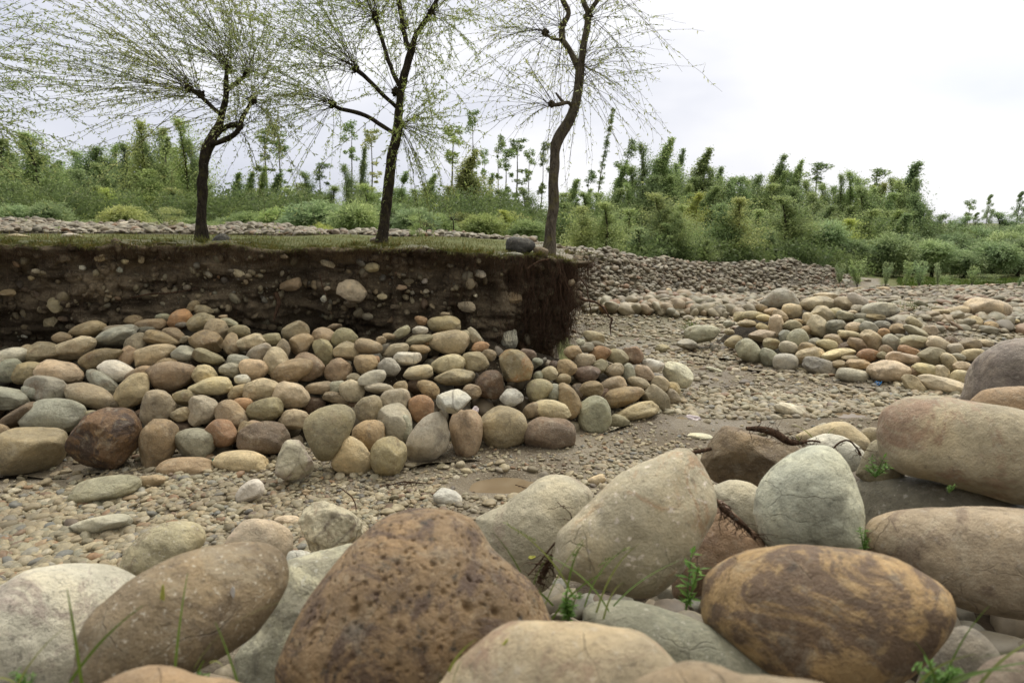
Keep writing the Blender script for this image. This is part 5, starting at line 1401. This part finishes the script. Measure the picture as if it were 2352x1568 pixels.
# middle distance bed: flat grit and small stones
n = 76000; Y = 6.2 + 9.8*R.uniform(0, 1, n); X = .05*Y + R.uniform(0, .86, n)*Y
P3 = np.stack([X, Y, 0*X], 1); keep = (R.uniform(0, 1, n) < np.clip(.55 + .8*fbm(P3*np.array([.5, 1.1, 1]), 3, 36), .12, 1)) & ok_region(X, Y); X, Y = X[keep], Y[keep]
for (a, b_, ra, rb) in PUDW: q = ((X - a)/ra)**2 + ((Y - b_)/rb)**2 > 1.8; X, Y = X[q], Y[q]
s, scl, rot = stones_attr(len(X), .009, .052, .55, .25, 3.4); scatter('gravel', np.stack([X, Y, G(X, Y) + scl[:, 2]*.3], 1), rot, scl, M['pebble'], 2, 'flat grit and stones on the middle river bed', 'gravel')
# rubble of the far bed
n = 15000; Y = 12.5 + 17.5*R.uniform(0, 1, n); X = .06*Y + R.uniform(0, .88, n)*Y; px = 1176 + F*X/(Y*.99)
P3 = np.stack([X, Y, 0*X], 1); path_ = np.exp(-((Y - 14.0 - .0*X)/1.4)**2)*(px < 1560)
keep = (R.uniform(0, 1, n) < np.clip(.42 + .8*fbm(P3*.35, 3, 38) + .35*(px > 1650) - .32*(px < 1600) - .5*path_, .06, 1)) & (Y < interp(px, FOOT_D) + 1) & (Y < np.where(px > 2050, 27.5, 40)); X, Y = X[keep], Y[keep]
s, scl, rot = stones_attr(len(X), .03, .14, .55, .25, 2.6); scatter('rubble', np.stack([X, Y, G(X, Y) + scl[:, 2]*.35], 1), rot, scl, M['cobbles'], 2, 'pale cobbles strewn over the far river bed', 'rubble')
# right, nearer rubble behind the heap
n = 1700; Y = R.uniform(10.6, 15.5, n); X = Y*R.uniform(.33, .85, n); s, scl, rot = stones_attr(n, .035, .14, .6, .3, 2.0)
scatter('rubble', np.stack([X, Y, G(X, Y) + scl[:, 2]*.4], 1), rot, scl, M['cobbles'], 3, 'cobbles on the ground behind the right heap', 'rubble')
# small patch of cobbles left of the right heap, on its low bank
n = 560; a = R.uniform(0, 6.28, n); rr = R.uniform(0, 1, n)**.6; X = 3.0 + 1.6*rr*np.cos(a); Y = 13.0 + .95*rr*np.sin(a); s, scl, rot = stones_attr(n, .06, .15, .75, .4, 1.3)
scatter('cobble_patch', np.stack([X, Y, G(X, Y) + scl[:, 2]*.8 + .16*(1-rr)*R.uniform(0, 1, n)], 1), rot, scl, M['cobbles'], 3, 'patch of heaped cobbles beyond the hanging root tips', 'rubble')
# embankment of stacked stones
n = 23000; px = R.uniform(-350, 1960, n); q = R.uniform(-.12, 1.08, n); fd = interp(px, FOOT_D); rd = interp(px, RIDGE_D); Y = fd + (rd - fd)*q; X = (px - 1176)/F*Y*.99
keep = ~((px > 1290) & (px < 1345) & (Y < 12)); X, Y, q, px = X[keep], Y[keep], q[keep], px[keep]
s, scl, rot = stones_attr(len(X), .032, .125, .62, .32, 2.2); scl *= (.66 + .12*sst(1100, 1400, px))[:, None]; rot[:, 2] = R.normal(0, .5, len(X))
thin = (R.uniform(0, 1, len(q)) < np.where(px < 1150, .85, .62)) & (q > .22) | (R.uniform(0, 1, len(q)) < .10) & (px > 1150); X, Y, scl, rot, q = X[thin], Y[thin], scl[thin], rot[thin], q[thin]
scatter('stone_embankment', np.stack([X, Y, G(X, Y) + scl[:, 2]*R.uniform(.1, 1.3, len(X))], 1), rot, scl, M['wall_cobble'], 3, 'long embankment of stacked river cobbles behind the terrace', 'embankment')
# filler cobbles wedged inside the heaps and between the foreground boulders
def filler(base, m_, tp, x0, x1, n, smin, smax, lab, lower, wbase):
    px = R.uniform(x0, x1, n); pts = []
    for x in px:
        yb, yt = float(interp(x, base)), float(interp(x, tp)); y = R.uniform(yt + 6, yb + 3); p = at(x, y, heap_t(x, y, base, m_)); pts.append(p + np.array([0, .5, -.86])*lower)
    s, scl, rot = stones_attr(n, smin, smax, .8, .8, 1.0); scatter('cobble_fill', pts, rot, scl, M['cobble_fill'], 3, lab, 'cobbles')
M['cobble_fill'] = pebble_mat('cobble_fill', [(0, (.16, .14, .10)), (.3, (.22, .19, .13)), (.6, (.17, .17, .14)), (.8, (.12, .09, .06)), (1, (.24, .20, .14))])  # cobbles coloured darker to stand in for shade in the crevices
filler(LBASE, LM, LTOP, -200, 1580, 420, .05, .10, 'cobbles wedged in the gaps of the left heap', .2, 0)
filler(RBASE, RM, RTOP, 1580, 2400, 200, .05, .10, 'cobbles wedged in the gaps of the right heap', .2, 0)
n = 900; Y = R.uniform(.3, 4.6, n); X = R.uniform(-1, 1, n)*(Y*.8 + .5); mf = interp(X, MFOOT); k_ = Y < mf - .15; X, Y = X[k_], Y[k_]; s, scl, rot = stones_attr(len(X), .04, .10, .7, .5, 1.0)
scatter('cobble_fill', np.stack([X, Y, G(X, Y) + scl[:, 2]*.1], 1), rot, scl, M['cobble_fill'], 3, 'cobbles lying in the gaps under the foreground boulders', 'cobbles')
# heap of pebbles washed against the left heap's foot is part of the gravel; small stones set in the bank's face
n = 5200; ss_ = R.integers(0, len(PX) - 110, n); kk = R.integers(nb + 4, nb + 86, n); k_ = R.uniform(0, 1, n) < np.clip(.25 + 1.5*fbm(np.stack([PX[ss_]*1.6, kk*.06, 0*PX[ss_]], 1), 2, 44), .03, 1); ss_, kk = ss_[k_], kk[k_]
pts = V_bank[kk, ss_]; s, scl, rot = stones_attr(len(pts), .005, .040, .75, .9, 3.0)
scatter('embedded_pebbles', pts, rot, scl, M['pebble'], 2, 'pebbles set in the face of the earth bank', 'pebbles')
n = 330; ss_ = R.integers(60, len(PX) - 112, n); kk = R.integers(nb + 6, nb + 84, n); pts = V_bank[kk, ss_] + np.stack([NX[ss_], NY[ss_], 0*NX[ss_]], 1)*(-.006); s, scl, rot = stones_attr(n, .022, .062, .7, .8, 1.6)
scatter('embedded_pebbles', pts, rot, scl, M['pebble'], 3, 'cobbles half buried in the face of the earth bank', 'pebbles')
n = 5200; ss_ = R.integers(40, len(PX) - 112, n); kk = R.integers(nb + 2, nb + 97, n); k_ = R.uniform(0, 1, n) < np.clip(.5 + fbm(np.stack([PX[ss_]*2.3, kk*.07, 0*PX[ss_]], 1), 2, 49), .05, 1); ss_, kk = ss_[k_], kk[k_]; n = len(kk)
pts = V_bank[kk, ss_] + np.stack([NX[ss_], NY[ss_], 0*NX[ss_]], 1)*(-.004); s, scl, rot = stones_attr(n, .008, .050, .8, 1.2, 2.2)
scatter('soil_clods', pts, rot, scl, M['soil'], 2, 'crumbling clods of earth on the bank face', 'earth', .55)
# larger stones set in the bank
ES = [((1100, 800, 1.96), x) for x in [(330, 500, 105, 80, -15, 'b', 'largest pale angular stone set in the bank with roots across it'), (165, 302, 52, 24, -18, 'b', 'long beige stone high in the bank left of centre'), (478, 328, 58, 34, 0, 'b', 'beige stone high in the bank under the middle willow'), (160, 475, 26, 18, 0, 'b', 'small pale stone left of the largest bank stone'),
      (136, 547, 24, 24, 30, 'w', 'small whitish stone below the small pale bank stone'), (1245, 372, 42, 30, -25, 'w', 'whitish stone high in the bank right of centre'), (870, 500, 58, 26, -12, 'b', 'beige stone jutting from the middle of the bank'), (1040, 502, 54, 28, -10, 't', 'brown stone right of the jutting beige bank stone'),
      (1150, 600, 66, 40, -3, 'b', 'bright ochre oval stone low in the bank'), (1470, 555, 74, 58, 30, 't', 'big brown stone in the bank left of the hanging roots'), (852, 420, 24, 22, 60, 'w', 'small whitish stone above the jutting beige stone'), (1135, 370, 30, 14, -15, 'r', 'small rusty stone high in the bank right of centre'),
      (1758, 350, 16, 13, 0, 'w', 'small round pale stone in the bank corner'), (1893, 432, 22, 26, -50, 'b', 'tilted beige stone at the bank corner'), (550, 535, 38, 22, 0, 'b', 'flat beige stone right of the largest bank stone'), (1440, 830, 66, 70, 0, 'w', 'grey mottled stone hanging low in the bank before the roots'), (690, 470, 40, 22, 0, 't', 'dull brown stone right of centre in the bank'), (1210, 525, 15, 12, 0, 'w', 'tiny white stone above the ochre bank stone')]]
ES += [((0, 750, 2.138), x) for x in [(275, 490, 32, 20, 0, 'b', 'beige stone high in the far left of the bank'), (960, 415, 34, 20, -10, 'b', 'pale beige stone high in the bank by the leftmost willow'), (640, 465, 25, 20, 0, 'w', 'whitish stone high in the bank at left'), (925, 482, 24, 24, 0, 'u', 'bluish stone high in the bank at left'), (432, 752, 66, 56, -40, 'b', 'big cracked beige stone low in the bank at left'),
      (392, 888, 60, 40, 0, 'o', 'olive stone at the bank foot on the left'), (490, 858, 46, 24, -10, 't', 'brown stone beside the olive one at the bank foot'), (1860, 525, 88, 34, -20, 'b', 'long beige slab high in the bank between the left willows'), (2245, 600, 88, 50, 10, 't', 'broad brown stone in the bank between the left willows'), (545, 918, 38, 22, 0, 'b', 'small beige stone at the left bank foot'), (1090, 400, 22, 32, 0, 'b', 'upright beige stone under the leftmost willow'), (240, 545, 28, 20, 0, 't', 'brown stone in the far left of the bank'), (770, 395, 40, 24, 0, 't', 'dull stone high in the bank at left of the willow'), (2180, 372, 46, 20, -15, 'b', 'beige stone just under the turf between the willows'), (1195, 675, 26, 14, 0, 'b', 'small flat stone in the hollow of the bank'), (185, 992, 26, 16, 0, 'w', 'small pale stone low in the left bank'), (60, 660, 70, 30, 0, 't', 'long dull stone at the left frame edge in the bank')]]
for (x0, y0, s_), (a0, b0, sa, sb_, ang, c, lab) in ES:
    px, py = (x0 + a0/s_)*.63568, (y0 + b0/s_)*.63568; t = on_wall(px, py, .0); A, B = sa/s_*.63568, sb_/s_*.63568
    o = add_stone(px, py, A, B, ang, c, t - .03, k=5, angular=.5, c=min(A, B)*.9, rough=.08); o.name = 'embedded_stone'; tag(o, lab, 'stone', 'stones set in the earth bank')
# boulders on the turf
def tstone(px, pyb, a, b_, ang, c, lab, td=7.4, **k):
    o = add_stone(px, pyb - b_*.8, a, b_, ang, c, td, **k); o.name = 'boulder'; tag(o, lab, 'boulder', 'boulders lying on the turf'); return o
M['darkgrey'] = stone_mat('dark_grey_boulder', (.075, .072, .066), (.045, .043, .04), .5, 4, speck=(.2, .2, .17), sp_amt=.3, sp_scale=50)
ob = outline_stone('boulder', [(484, 572), (487, 552), (497, 540), (515, 537), (530, 548), (532, 562), (526, 573), (505, 576)], 7.25, M['darkgrey'], .8, 5, 'dark grey boulder beside the leftmost willow', 'boulders lying on the turf', 61, .06)
oc = outline_stone('boulder', [(1162, 572), (1163, 555), (1172, 546), (1190, 545), (1215, 549), (1228, 558), (1228, 570), (1216, 580), (1196, 586), (1175, 583)], 7.35, M['darkgrey'], .9, 6, 'dark dented boulder left of the rightmost willow', 'boulders lying on the turf', 62, .05)
tstone(1241, 592, 18, 15, -30, 'k', 'small brown stone wedged beside the dented boulder', 7.3)
tstone(566, 567, 17, 6, 0, 'y', 'flat grey stone right of the dark boulder', 8.0)
tstone(868, 560, 20, 9, 0, 'k', 'brownish boulder left of the middle willow', 9.3)
tstone(1172, 592, 30, 7, 0, 'g', 'flat stone in the turf below the dented boulder', 7.15)
tstone(165, 549, 26, 7, 0, 'w', 'flat pale stone on the terrace at left', 10.2)
tstone(150, 528, 14, 9, 0, 'y', 'big grey stone on the embankment at far left', 13.2)
tstone(290, 524, 24, 8, 0, 'w', 'flat whitish stone on the embankment left of the willow', 13.2)
tstone(40, 550, 30, 7, 0, 'b', 'flat beige stone on the terrace at far left', 9.6)
# ------------------------------------------------------------------ roots
def strand(mb, p, L_, r0, rg, sway=.12, n=9, down=1.0, sides=3):
    d = unit(np.array([rg.normal()*.22, rg.normal()*.12 - .10, -down]) if down > .7 else np.array([rg.normal(), rg.normal()*.7 - .2, rg.normal()*.6 - down])); q = np.linspace(0, 1, n)[:, None]
    w_ = np.cumsum(rg.normal(size=(n, 3))*sway*L_/n, 0); P = np.asarray(p) + d*L_*q + w_*np.array([1, .5, .35]); mb.tube(P, np.linspace(r0, r0*.3, n), sides, cap=False); return P
rg = np.random.default_rng(77); mb = MB()
ncol = V_bank.shape[1]; edge_i = int(np.argmin(np.abs(PX[:-110] - .52)))
for k in range(5200):       # the curtain of fine roots at the corner
    u_ = rg.uniform(0, 1)**.75; c = int(edge_i - 40 + u_*62); c = min(c, ncol - 70); row = nb + int(rg.uniform(0, 1)**1.3*62); p = V_bank[row, c] + [0, -.03, 0]
    hang = np.exp(-((PX[c] - .42)/.36)**2) if c < edge_i else 1.0
    L_ = rg.uniform(.08, .62)*(.35 + hang); L_ = min(L_, p[2] - rg.uniform(.32, .6))
    if c > edge_i + 2: L_ = min(L_, rg.uniform(.05, .4))
    if L_ < .05 or rg.uniform() > .15 + .6*hang*(.55 + .45*math.sin(c*.7)*math.sin(c*.23+1)): continue
    strand(mb, p + rg.normal(size=3)*np.array([.03, .03, .02]) + [0, -.05*rg.uniform(0, 1), 0], L_, rg.uniform(.0011, .0034), rg, .30, 10)
for k in range(1000):       # thin rootlets along the rest of the face
    c = rg.integers(60, edge_i - 10); row = nb + int(rg.uniform(0, 1)**1.3*62); p = V_bank[row, c] + [0, -.015, 0]
    if fbm(np.array([[PX[c]*1.1, 3, 0]]), 2, 91)[0] + rg.uniform(-.5, .5) < -.1: continue
    strand(mb, p, rg.uniform(.06, .34), rg.uniform(.0009, .0026), rg)
for k in range(520):
    c = int(edge_i + rg.uniform(0, 24)); row = nb + int(rg.uniform(0, 1)*66); p = V_bank[row, c]; strand(mb, p, rg.uniform(.1, .42), rg.uniform(.001, .0026), rg, .55, 10)
for k in range(2600):
    c = int(rg.uniform(40, edge_i)); row = nb + int(rg.uniform(0, 7)); p = V_bank[row, c] + [0, -.01, 0]; strand(mb, p, rg.uniform(.02, .15), rg.uniform(.0008, .0018), rg, .5, 6)
rts = mb.build('root_curtain', M['root']); tag(rts, 'fine dark roots hanging as a curtain from the bank corner', 'roots', kind='stuff')
def rootobj(pts, lab, t=7.0, twigs=10, L_=.2, seed=1, r=1.0, name='root', down=.6):
    rg = np.random.default_rng(seed); mb = MB(); P = px_path(pts, t); mb.tube(P[:, :3] + .012*fbm(P[:, :3]*9, 2, seed)[:, None]*np.array([1, 1, 1]), P[:, 3]*r, 7)
    for k in range(twigs): i_ = rg.integers(2, len(P)-1); strand(mb, P[i_, :3], L_*rg.uniform(.3, 1), .0018*r, rg, .9, 8, down, 4)
    tag(mb.build(name, M['root']), lab, 'root', 'bare roots hanging and lying about')
rootobj([(1332, 683, 3.5), (1352, 690, 3), (1372, 697, 2.6), (1388, 712, 2.2), (1398, 728, 2), (1406, 733, 2.2), (1402, 748, 1.8), (1404, 768, 1.2)], 'thick crooked root reaching right from the bank corner', 7.1, 14, .35, 1)
rootobj([(1330, 640, 2), (1345, 655, 1.6), (1352, 690, 1.3), (1356, 722, 1)], 'thin root dangling above the crooked one', 7.1, 10, .3, 2)
rootobj([(1213, 615, 1.5), (1240, 600, 2), (1262, 596, 2)], 'short root bared on the turf by the rightmost willow', 7.0, 4, .1, 3)
rootobj([(632, 672, 6), (637, 700, 5), (628, 735, 2.5)], 'reddish peeled root hanging in the hollow of the bank', on_wall(632, 700) - .1, 6, .15, 4)
rootobj([(200, 690, .8), (280, 686, 1.4), (350, 676, 1.8), (420, 668, 1.5), (455, 660, .8)], 'long thin root running sideways in the left of the bank', on_wall(350, 676) - .06, 5, .15, 5)
rootobj([(735, 630, 1.4), (742, 660, 1.2), (752, 690, 1)], 'dark forked root across the largest bank stone', on_wall(735, 650) - .10, 3, .1, 6)
rootobj([(1715, 981, 4), (1750, 985, 8), (1790, 996, 9), (1820, 1010, 7), (1850, 1018, 3), (1880, 1024, 2)], 'dark clump of driftwood root on the wedge-shaped boulder', 3.25, 90, .10, 7, name='driftwood_root', down=.15)
rootobj([(1580, 1045, 5), (1605, 1042, 4.5), (1630, 1036, 4)], 'black root end beside the wedge-shaped boulder', 3.4, 2, .03, 8, name='driftwood_root')
rootobj([(1905, 1040, 2), (1925, 1020, 2.2), (1950, 1018, 2.2), (1968, 1030, 2), (1975, 1048, 3)], 'crooked twig above the blue-green boulder', 2.9, 10, .10, 9, name='driftwood_root')
rootobj([(1640, 1140, 3), (1665, 1170, 7), (1700, 1200, 7), (1735, 1238, 3)], 'reddish root hair on the brown boulder right of the speckled one', 2.05, 60, .07, 10, name='driftwood_root', down=.4)
rootobj([(1212, 1322, 1.5), (1240, 1290, 2), (1262, 1262, 2.4), (1285, 1235, 3), (1310, 1190, 1.2), (1278, 1152, .6)], 'branching twig between the slab and the speckled boulder', 2.22, 10, .10, 11, name='driftwood_root', down=.3)
rootobj([(1232, 1345, 5), (1250, 1310, 6), (1265, 1275, 4)], 'reddish root hair in the crack left of the speckled boulder', 2.1, 70, .07, 12, name='driftwood_root', down=.4)
rootobj([(1260, 1128, .8), (1230, 1122, 1), (1180, 1118, 1)], 'thin twig lying by the puddle', 4.35, 2, .05, 13, name='driftwood_root')
rootobj([(870, 1118, .9), (905, 1112, 1.4), (950, 1110, 1.6), (985, 1108, 1)], 'red-brown tangle of roots on the gravel before the heap', 4.40, 60, .07, 14, name='driftwood_root', down=.05)
rootobj([(780, 1118, 1), (805, 1135, 1.6), (815, 1150, 1.4), (822, 1170, 1)], 'reddish twig lying behind the rough pale rock', 4.05, 4, .05, 15, name='driftwood_root', down=.1)
# ------------------------------------------------------------------ turf blades, tufts and weeds
lv = Leaves(); rg = np.random.default_rng(9); n = 60000
X = rg.uniform(-9, 1.1, n); Y = ywall(X) + rg.uniform(0, 1, n)**1.9*5.0 + .0; P3 = np.stack([X, Y, 0*X], 1)
keep = rg.uniform(0, 1, n) < np.clip(.75 + .9*fbm(P3*1.3, 3, 47) - .65*sst(-.4, .6, X), .05, 1); X, Y = X[keep], Y[keep]
Zt = np.maximum(plat(X) - .01, np.where(Y > ywall(X) + 1.1, G(X, Y), -9)); d = unit(np.stack([rg.normal(size=len(X))*.4 + .1, rg.normal(size=len(X))*.35 - .1*(Y - ywall(X) < .15), np.ones(len(X))], 1))
lv.add(np.stack([X, Y + .01, Zt - .006], 1), d, unit(rg.normal(size=(len(X), 3))), rg.uniform(.012, .042, len(X))*(1 + 1.2*(rg.uniform(0, 1, len(X)) > .97)))
ed = rg.integers(20, len(PX) - 120, 5200); pe = V_bank[nb, ed]; lv.add(pe + rg.normal(size=pe.shape)*[.01, .02, .006], unit(np.stack([rg.normal(size=len(pe))*.5, -np.abs(rg.normal(size=len(pe))) - .2, rg.normal(size=len(pe))*.7 - .1], 1)), unit(rg.normal(size=pe.shape)), rg.uniform(.02, .06, len(pe)))
for k in range(260):
    i_ = rg.integers(60, len(PX) - 118); p = V_bank[nb - int(rg.uniform(0, 9)), i_]; m_ = int(rg.uniform(12, 46)); L_ = rg.uniform(.03, .085)
    lv.add(p + rg.normal(size=(m_, 3))*[.03, .02, .003], unit(np.stack([rg.normal(size=m_)*.6, rg.normal(size=m_)*.5 - .35, np.ones(m_)*rg.uniform(.2, 1)], 1)), unit(rg.normal(size=(m_, 3))), L_*rg.uniform(.5, 1.2, m_))
t_ = lv.build('turf_grass', M['grass'], .12); tag(t_, 'short green grass on top of the earth bank', 'grass', kind='stuff'); t_.color = (.85, .82, .62, 1)
lv = Leaves(); n = 8000; px = rg.uniform(2060, 2700, n); Y = rg.uniform(28.6, 31.5, n); X = (px-1176)/F*Y; Zt = G(X, Y)
lv.add(np.stack([X, Y, Zt - .02], 1), unit(np.stack([rg.normal(size=n)*.4, rg.normal(size=n)*.4, np.ones(n)], 1)), unit(rg.normal(size=(n, 3))), rg.uniform(.06, .22, n)); t_ = lv.build('meadow_grass', M['grass'], .2); tag(t_, 'strip of green grass below the silver willows at right', 'grass', kind='stuff'); t_.color = (.55, .8, .45, 1)
def tuft(px, py, t, n, ln, lab, seed, lean=(0, 0), wide=.05, mat='grass', width=.02, heads=0, col=(.7, .95, .55)):
    rg = np.random.default_rng(seed); b0 = at(px, py, t); mb = MB()
    for k in range(n):
        L_ = ln*rg.uniform(.5, 1.1); d = unit(np.array([rg.normal()*.35 + lean[0], rg.normal()*.3, 1.0])); q = np.linspace(0, 1, 8)[:, None]; bn = np.array([d[0], d[1], -.35])*rg.uniform(.2, .9)
        P = b0 + rg.normal(size=3)*[wide, wide*.6, .0] + d*L_*q + bn*L_*q**2.2; s = unit(np.cross(d, rg.normal(size=3))); W = (width*.10*(1 - q**2) + .0006)*s
        V_ = np.concatenate([P - W, P + W]); Q_ = np.array([[i, i+1, i+9, i+8] for i in range(7)]); mb.add(V_, q=Q_)
        if k < heads:
            for j in range(26): p = P[-1] - unit(P[-1]-P[-2])*j*.0035; e = unit(unit(P[-1]-P[-2]) + rg.normal(size=3)*.5)*.011; s2 = unit(np.cross(e, rg.normal(size=3)))*.0016; mb.add([p, p + e*.5 + s2, p + e, p + e*.5 - s2], q=[[0, 1, 2, 3]])
    o = mb.build('grass_tuft', M[mat]); o.color = tuple(col) + (1,); tag(o, lab, 'grass tuft', 'grass tufts among the boulders'); return o
tuft(1300, 1400, 1.62, 9, .25, 'grass tuft with a seed head between the pitted and speckled boulders', 1, heads=3)
tuft(1240, 1420, 1.55, 6, .22, 'thin grass leaning on the right flank of the pitted boulder', 2, lean=(-.5, 0))
tuft(1420, 1400, 1.6, 3, .34, 'long thin grass stalks in front of the speckled boulder', 3, lean=(.35, 0))
tuft(500, 1590, 1.25, 5, .2, 'grass blades in front of the long brown boulder', 4)
tuft(110, 1590, 1.15, 4, .24, 'blurred grass blades at the lower left corner', 5, lean=(.5, 0))
tuft(2170, 1590, 1.15, 9, .2, 'blurred grass at the lower right below the pinkish boulder', 6, lean=(.4, 0))
tuft(1030, 1560, 1.18, 3, .12, 'small bent grass shoot in front of the pitted boulder', 7, lean=(.3, 0))
tuft(1890, 1015, 3.4, 4, .14, 'pale grass stalks by the dark root clump', 8)
tuft(1620, 722, 13.2, 40, .25, 'light green tuft on the rubble above the right heap', 9, wide=.12)
tuft(1590, 757, 11.6, 30, .28, 'green tuft left of the pale oval stone', 10, wide=.08, width=.06)
tuft(2085, 708, 11.0, 40, .22, 'light tuft on the rubble behind the right heap', 11, wide=.2)
def weed(px, py, t, h, lab, seed, nst=4, name='weed_plant'):
    rg = np.random.default_rng(seed); b0 = at(px, py, t); root = empty(name, b0); tag(root, lab, 'weed', 'weeds among the boulders'); mb = MB(); lv = Leaves()
    for k in range(nst):
        L_ = h*rg.uniform(.6, 1.1); d = unit(np.array([rg.normal()*.35, rg.normal()*.3, 1.])); q = np.linspace(0, 1, 8)[:, None]; P = d*L_*q; mb.tube(P, np.linspace(.0025, .001, 8), 5)
        for i in range(1, 8):
            m_ = 5 if i == 7 else 3; dd = unit(rg.normal(size=(m_, 3))*[1, 1, .25] + [0, 0, .35]); lv.add(np.repeat(P[i:i+1], m_, 0), dd, unit(rg.normal(size=(m_, 3))*.3 + [0, 0, 1]), rg.uniform(.25, .5, m_)*h*.7)
    s_ = mb.build('stem', M['weed'], parent=root); l_ = lv.build('leaves', M['weed'], .28, parent=root); s_.color = l_.color = (1, 1, 1, 1)
weed(1575, 1400, 1.75, .13, 'small green weed in the dark gap under the speckled boulder', 1, 2)
weed(1305, 1425, 1.55, .07, 'bright green weed at the foot of the grass tuft', 2, 6)
weed(2010, 1095, 2.5, .08, 'green weed left under the big beige boulder', 3, 5)
weed(1985, 1265, 2.1, .06, 'tiny weed between the blue-green and pinkish boulders', 4, 3)
weed(2160, 1600, 1.2, .07, 'green weed at the lower right edge of the amber boulder', 5, 8)
weed(480, 1600, 1.2, .04, 'green weed at the bottom edge left of the pitted boulder', 6, 6)
weed(60, 1600, 1.2, .05, 'blurred green weed at the bottom left', 7, 6)
weed(2180, 1130, 2.15, .03, 'small weed in front of the low dark grey boulder', 8, 4)
# fallen leaves and a few scraps of litter
lmat, nt, b = newmat('yellow_leaf', .5, .3); b.inputs['Base Color'].default_value = (.42, .42, .09, 1)
def scrap(px, py, t, a, b_, ang, mat, name, lab, cat, crumple=.25, seed=1, k=10, grp=None):
    rg = np.random.default_rng(seed); g_ = np.linspace(-1, 1, k); A, B = np.meshgrid(g_, g_); s = np.sqrt(np.clip(1 - A**2*.98, 0, 1)); x = A*a*t/F; y = B*s*b_*t/F
    z = crumple*a*t/F*vn(np.stack([A.ravel()*2.2, B.ravel()*2.2, 0*A.ravel() + seed], 1), seed).reshape(A.shape); th = math.radians(ang)
    n_ = np.array([0, -.55, .83]); ex = np.array([math.cos(th), 0, math.sin(th)]); ey = unit(np.cross(n_, ex)); c = at(px, py, t)
    V_ = c + x[..., None]*ex + y[..., None]*ey + z[..., None]*n_; i = np.arange(k-1)[:, None]*k + np.arange(k-1)[None, :]
    o = mk(name, V_.reshape(-1, 3), [np.stack([i, i+1, i+k+1, i+k], -1).reshape(-1, 4)], mat); m_ = o.modifiers.new('thickness', 'SOLIDIFY'); m_.thickness = .0008; tag(o, lab, cat, grp); return o
def front_t(o, px, py):
    """distance at which the line of sight through a picture position meets a stone"""
    r = ray(px, py); mw = Matrix.Translation(o.location); org = Vector((0, 0, CAMZ)) - o.location; ok, loc, nn, ix = o.ray_cast(org, Vector(r))
    return ((np.array(loc) + np.array(o.location) - [0, 0, CAMZ]) @ FF if ok else None)
bpy.context.view_layer.update()
t0 = front_t(f2, 373, 1368) or 1.3; scrap(373, 1368, t0 - .006, 28, 5.5, 82, lmat, 'fallen_leaf', 'yellow green leaf lying upright on the long brown boulder', 'leaf', .1, 1, grp='fallen leaves')
t0 = front_t(f5, 1222, 1279) or 2.5; scrap(1222, 1279, t0 - .006, 9, 5, 10, lmat, 'fallen_leaf', 'small yellow leaf on the olive slab', 'leaf', .2, 2, grp='fallen leaves')
t0 = front_t(f14, 1160, 1474) or 1.1; scrap(1160, 1474, t0 - .004, 11, 3, 50, lmat, 'fallen_leaf', 'yellow leaf on the smooth bottom centre boulder', 'leaf', .2, 3, grp='fallen leaves')
wmat, nt, b = newmat('bird_dropping', .8, .2); b.inputs['Base Color'].default_value = (.6, .56, .52, 1)
t0 = front_t(f2, 534, 1362) or 1.4; scrap(534, 1362, t0 - .004, 17, 6, 80, wmat, 'bird_dropping', 'white bird dropping on the long brown boulder', 'dropping', .1, 4)
bmat, nt, b = newmat('blue_plastic', .35, .5); b.inputs['Base Color'].default_value = (.03, .22, .55, 1)
t0 = ground_t(2015, 885); scrap(2015, 882, t0 - .03, 9, 6, 30, bmat, 'plastic_scrap', 'crumpled bright blue plastic scrap at the right heap foot', 'litter', .9, 5)
pmat, nt, b = newmat('white_plastic', .4, .5); b.inputs['Base Color'].default_value = (.62, .55, .56, 1)
t0 = ground_t(1592, 962); scrap(1592, 960, t0 - .02, 18, 8, -10, pmat, 'plastic_scrap', 'flat white and pink plastic scrap on the gravel by the heap tip', 'litter', .3, 6)
t0 = heap_t(1092, 938, LBASE, LM) - .06; scrap(1092, 940, t0, 8, 10, 20, pmat, 'plastic_scrap', 'shiny foil scrap caught among the stones below the ochre boulder', 'litter', .8, 7)
gmat, nt, b = newmat('green_plastic', .4, .5); b.inputs['Base Color'].default_value = (.03, .20, .16, 1)
t0 = heap_t(495, 1056, LBASE, LM) - .05; scrap(495, 1056, t0, 8, 5, 0, gmat, 'plastic_scrap', 'teal plastic scrap at the left heap foot', 'litter', .6, 8)
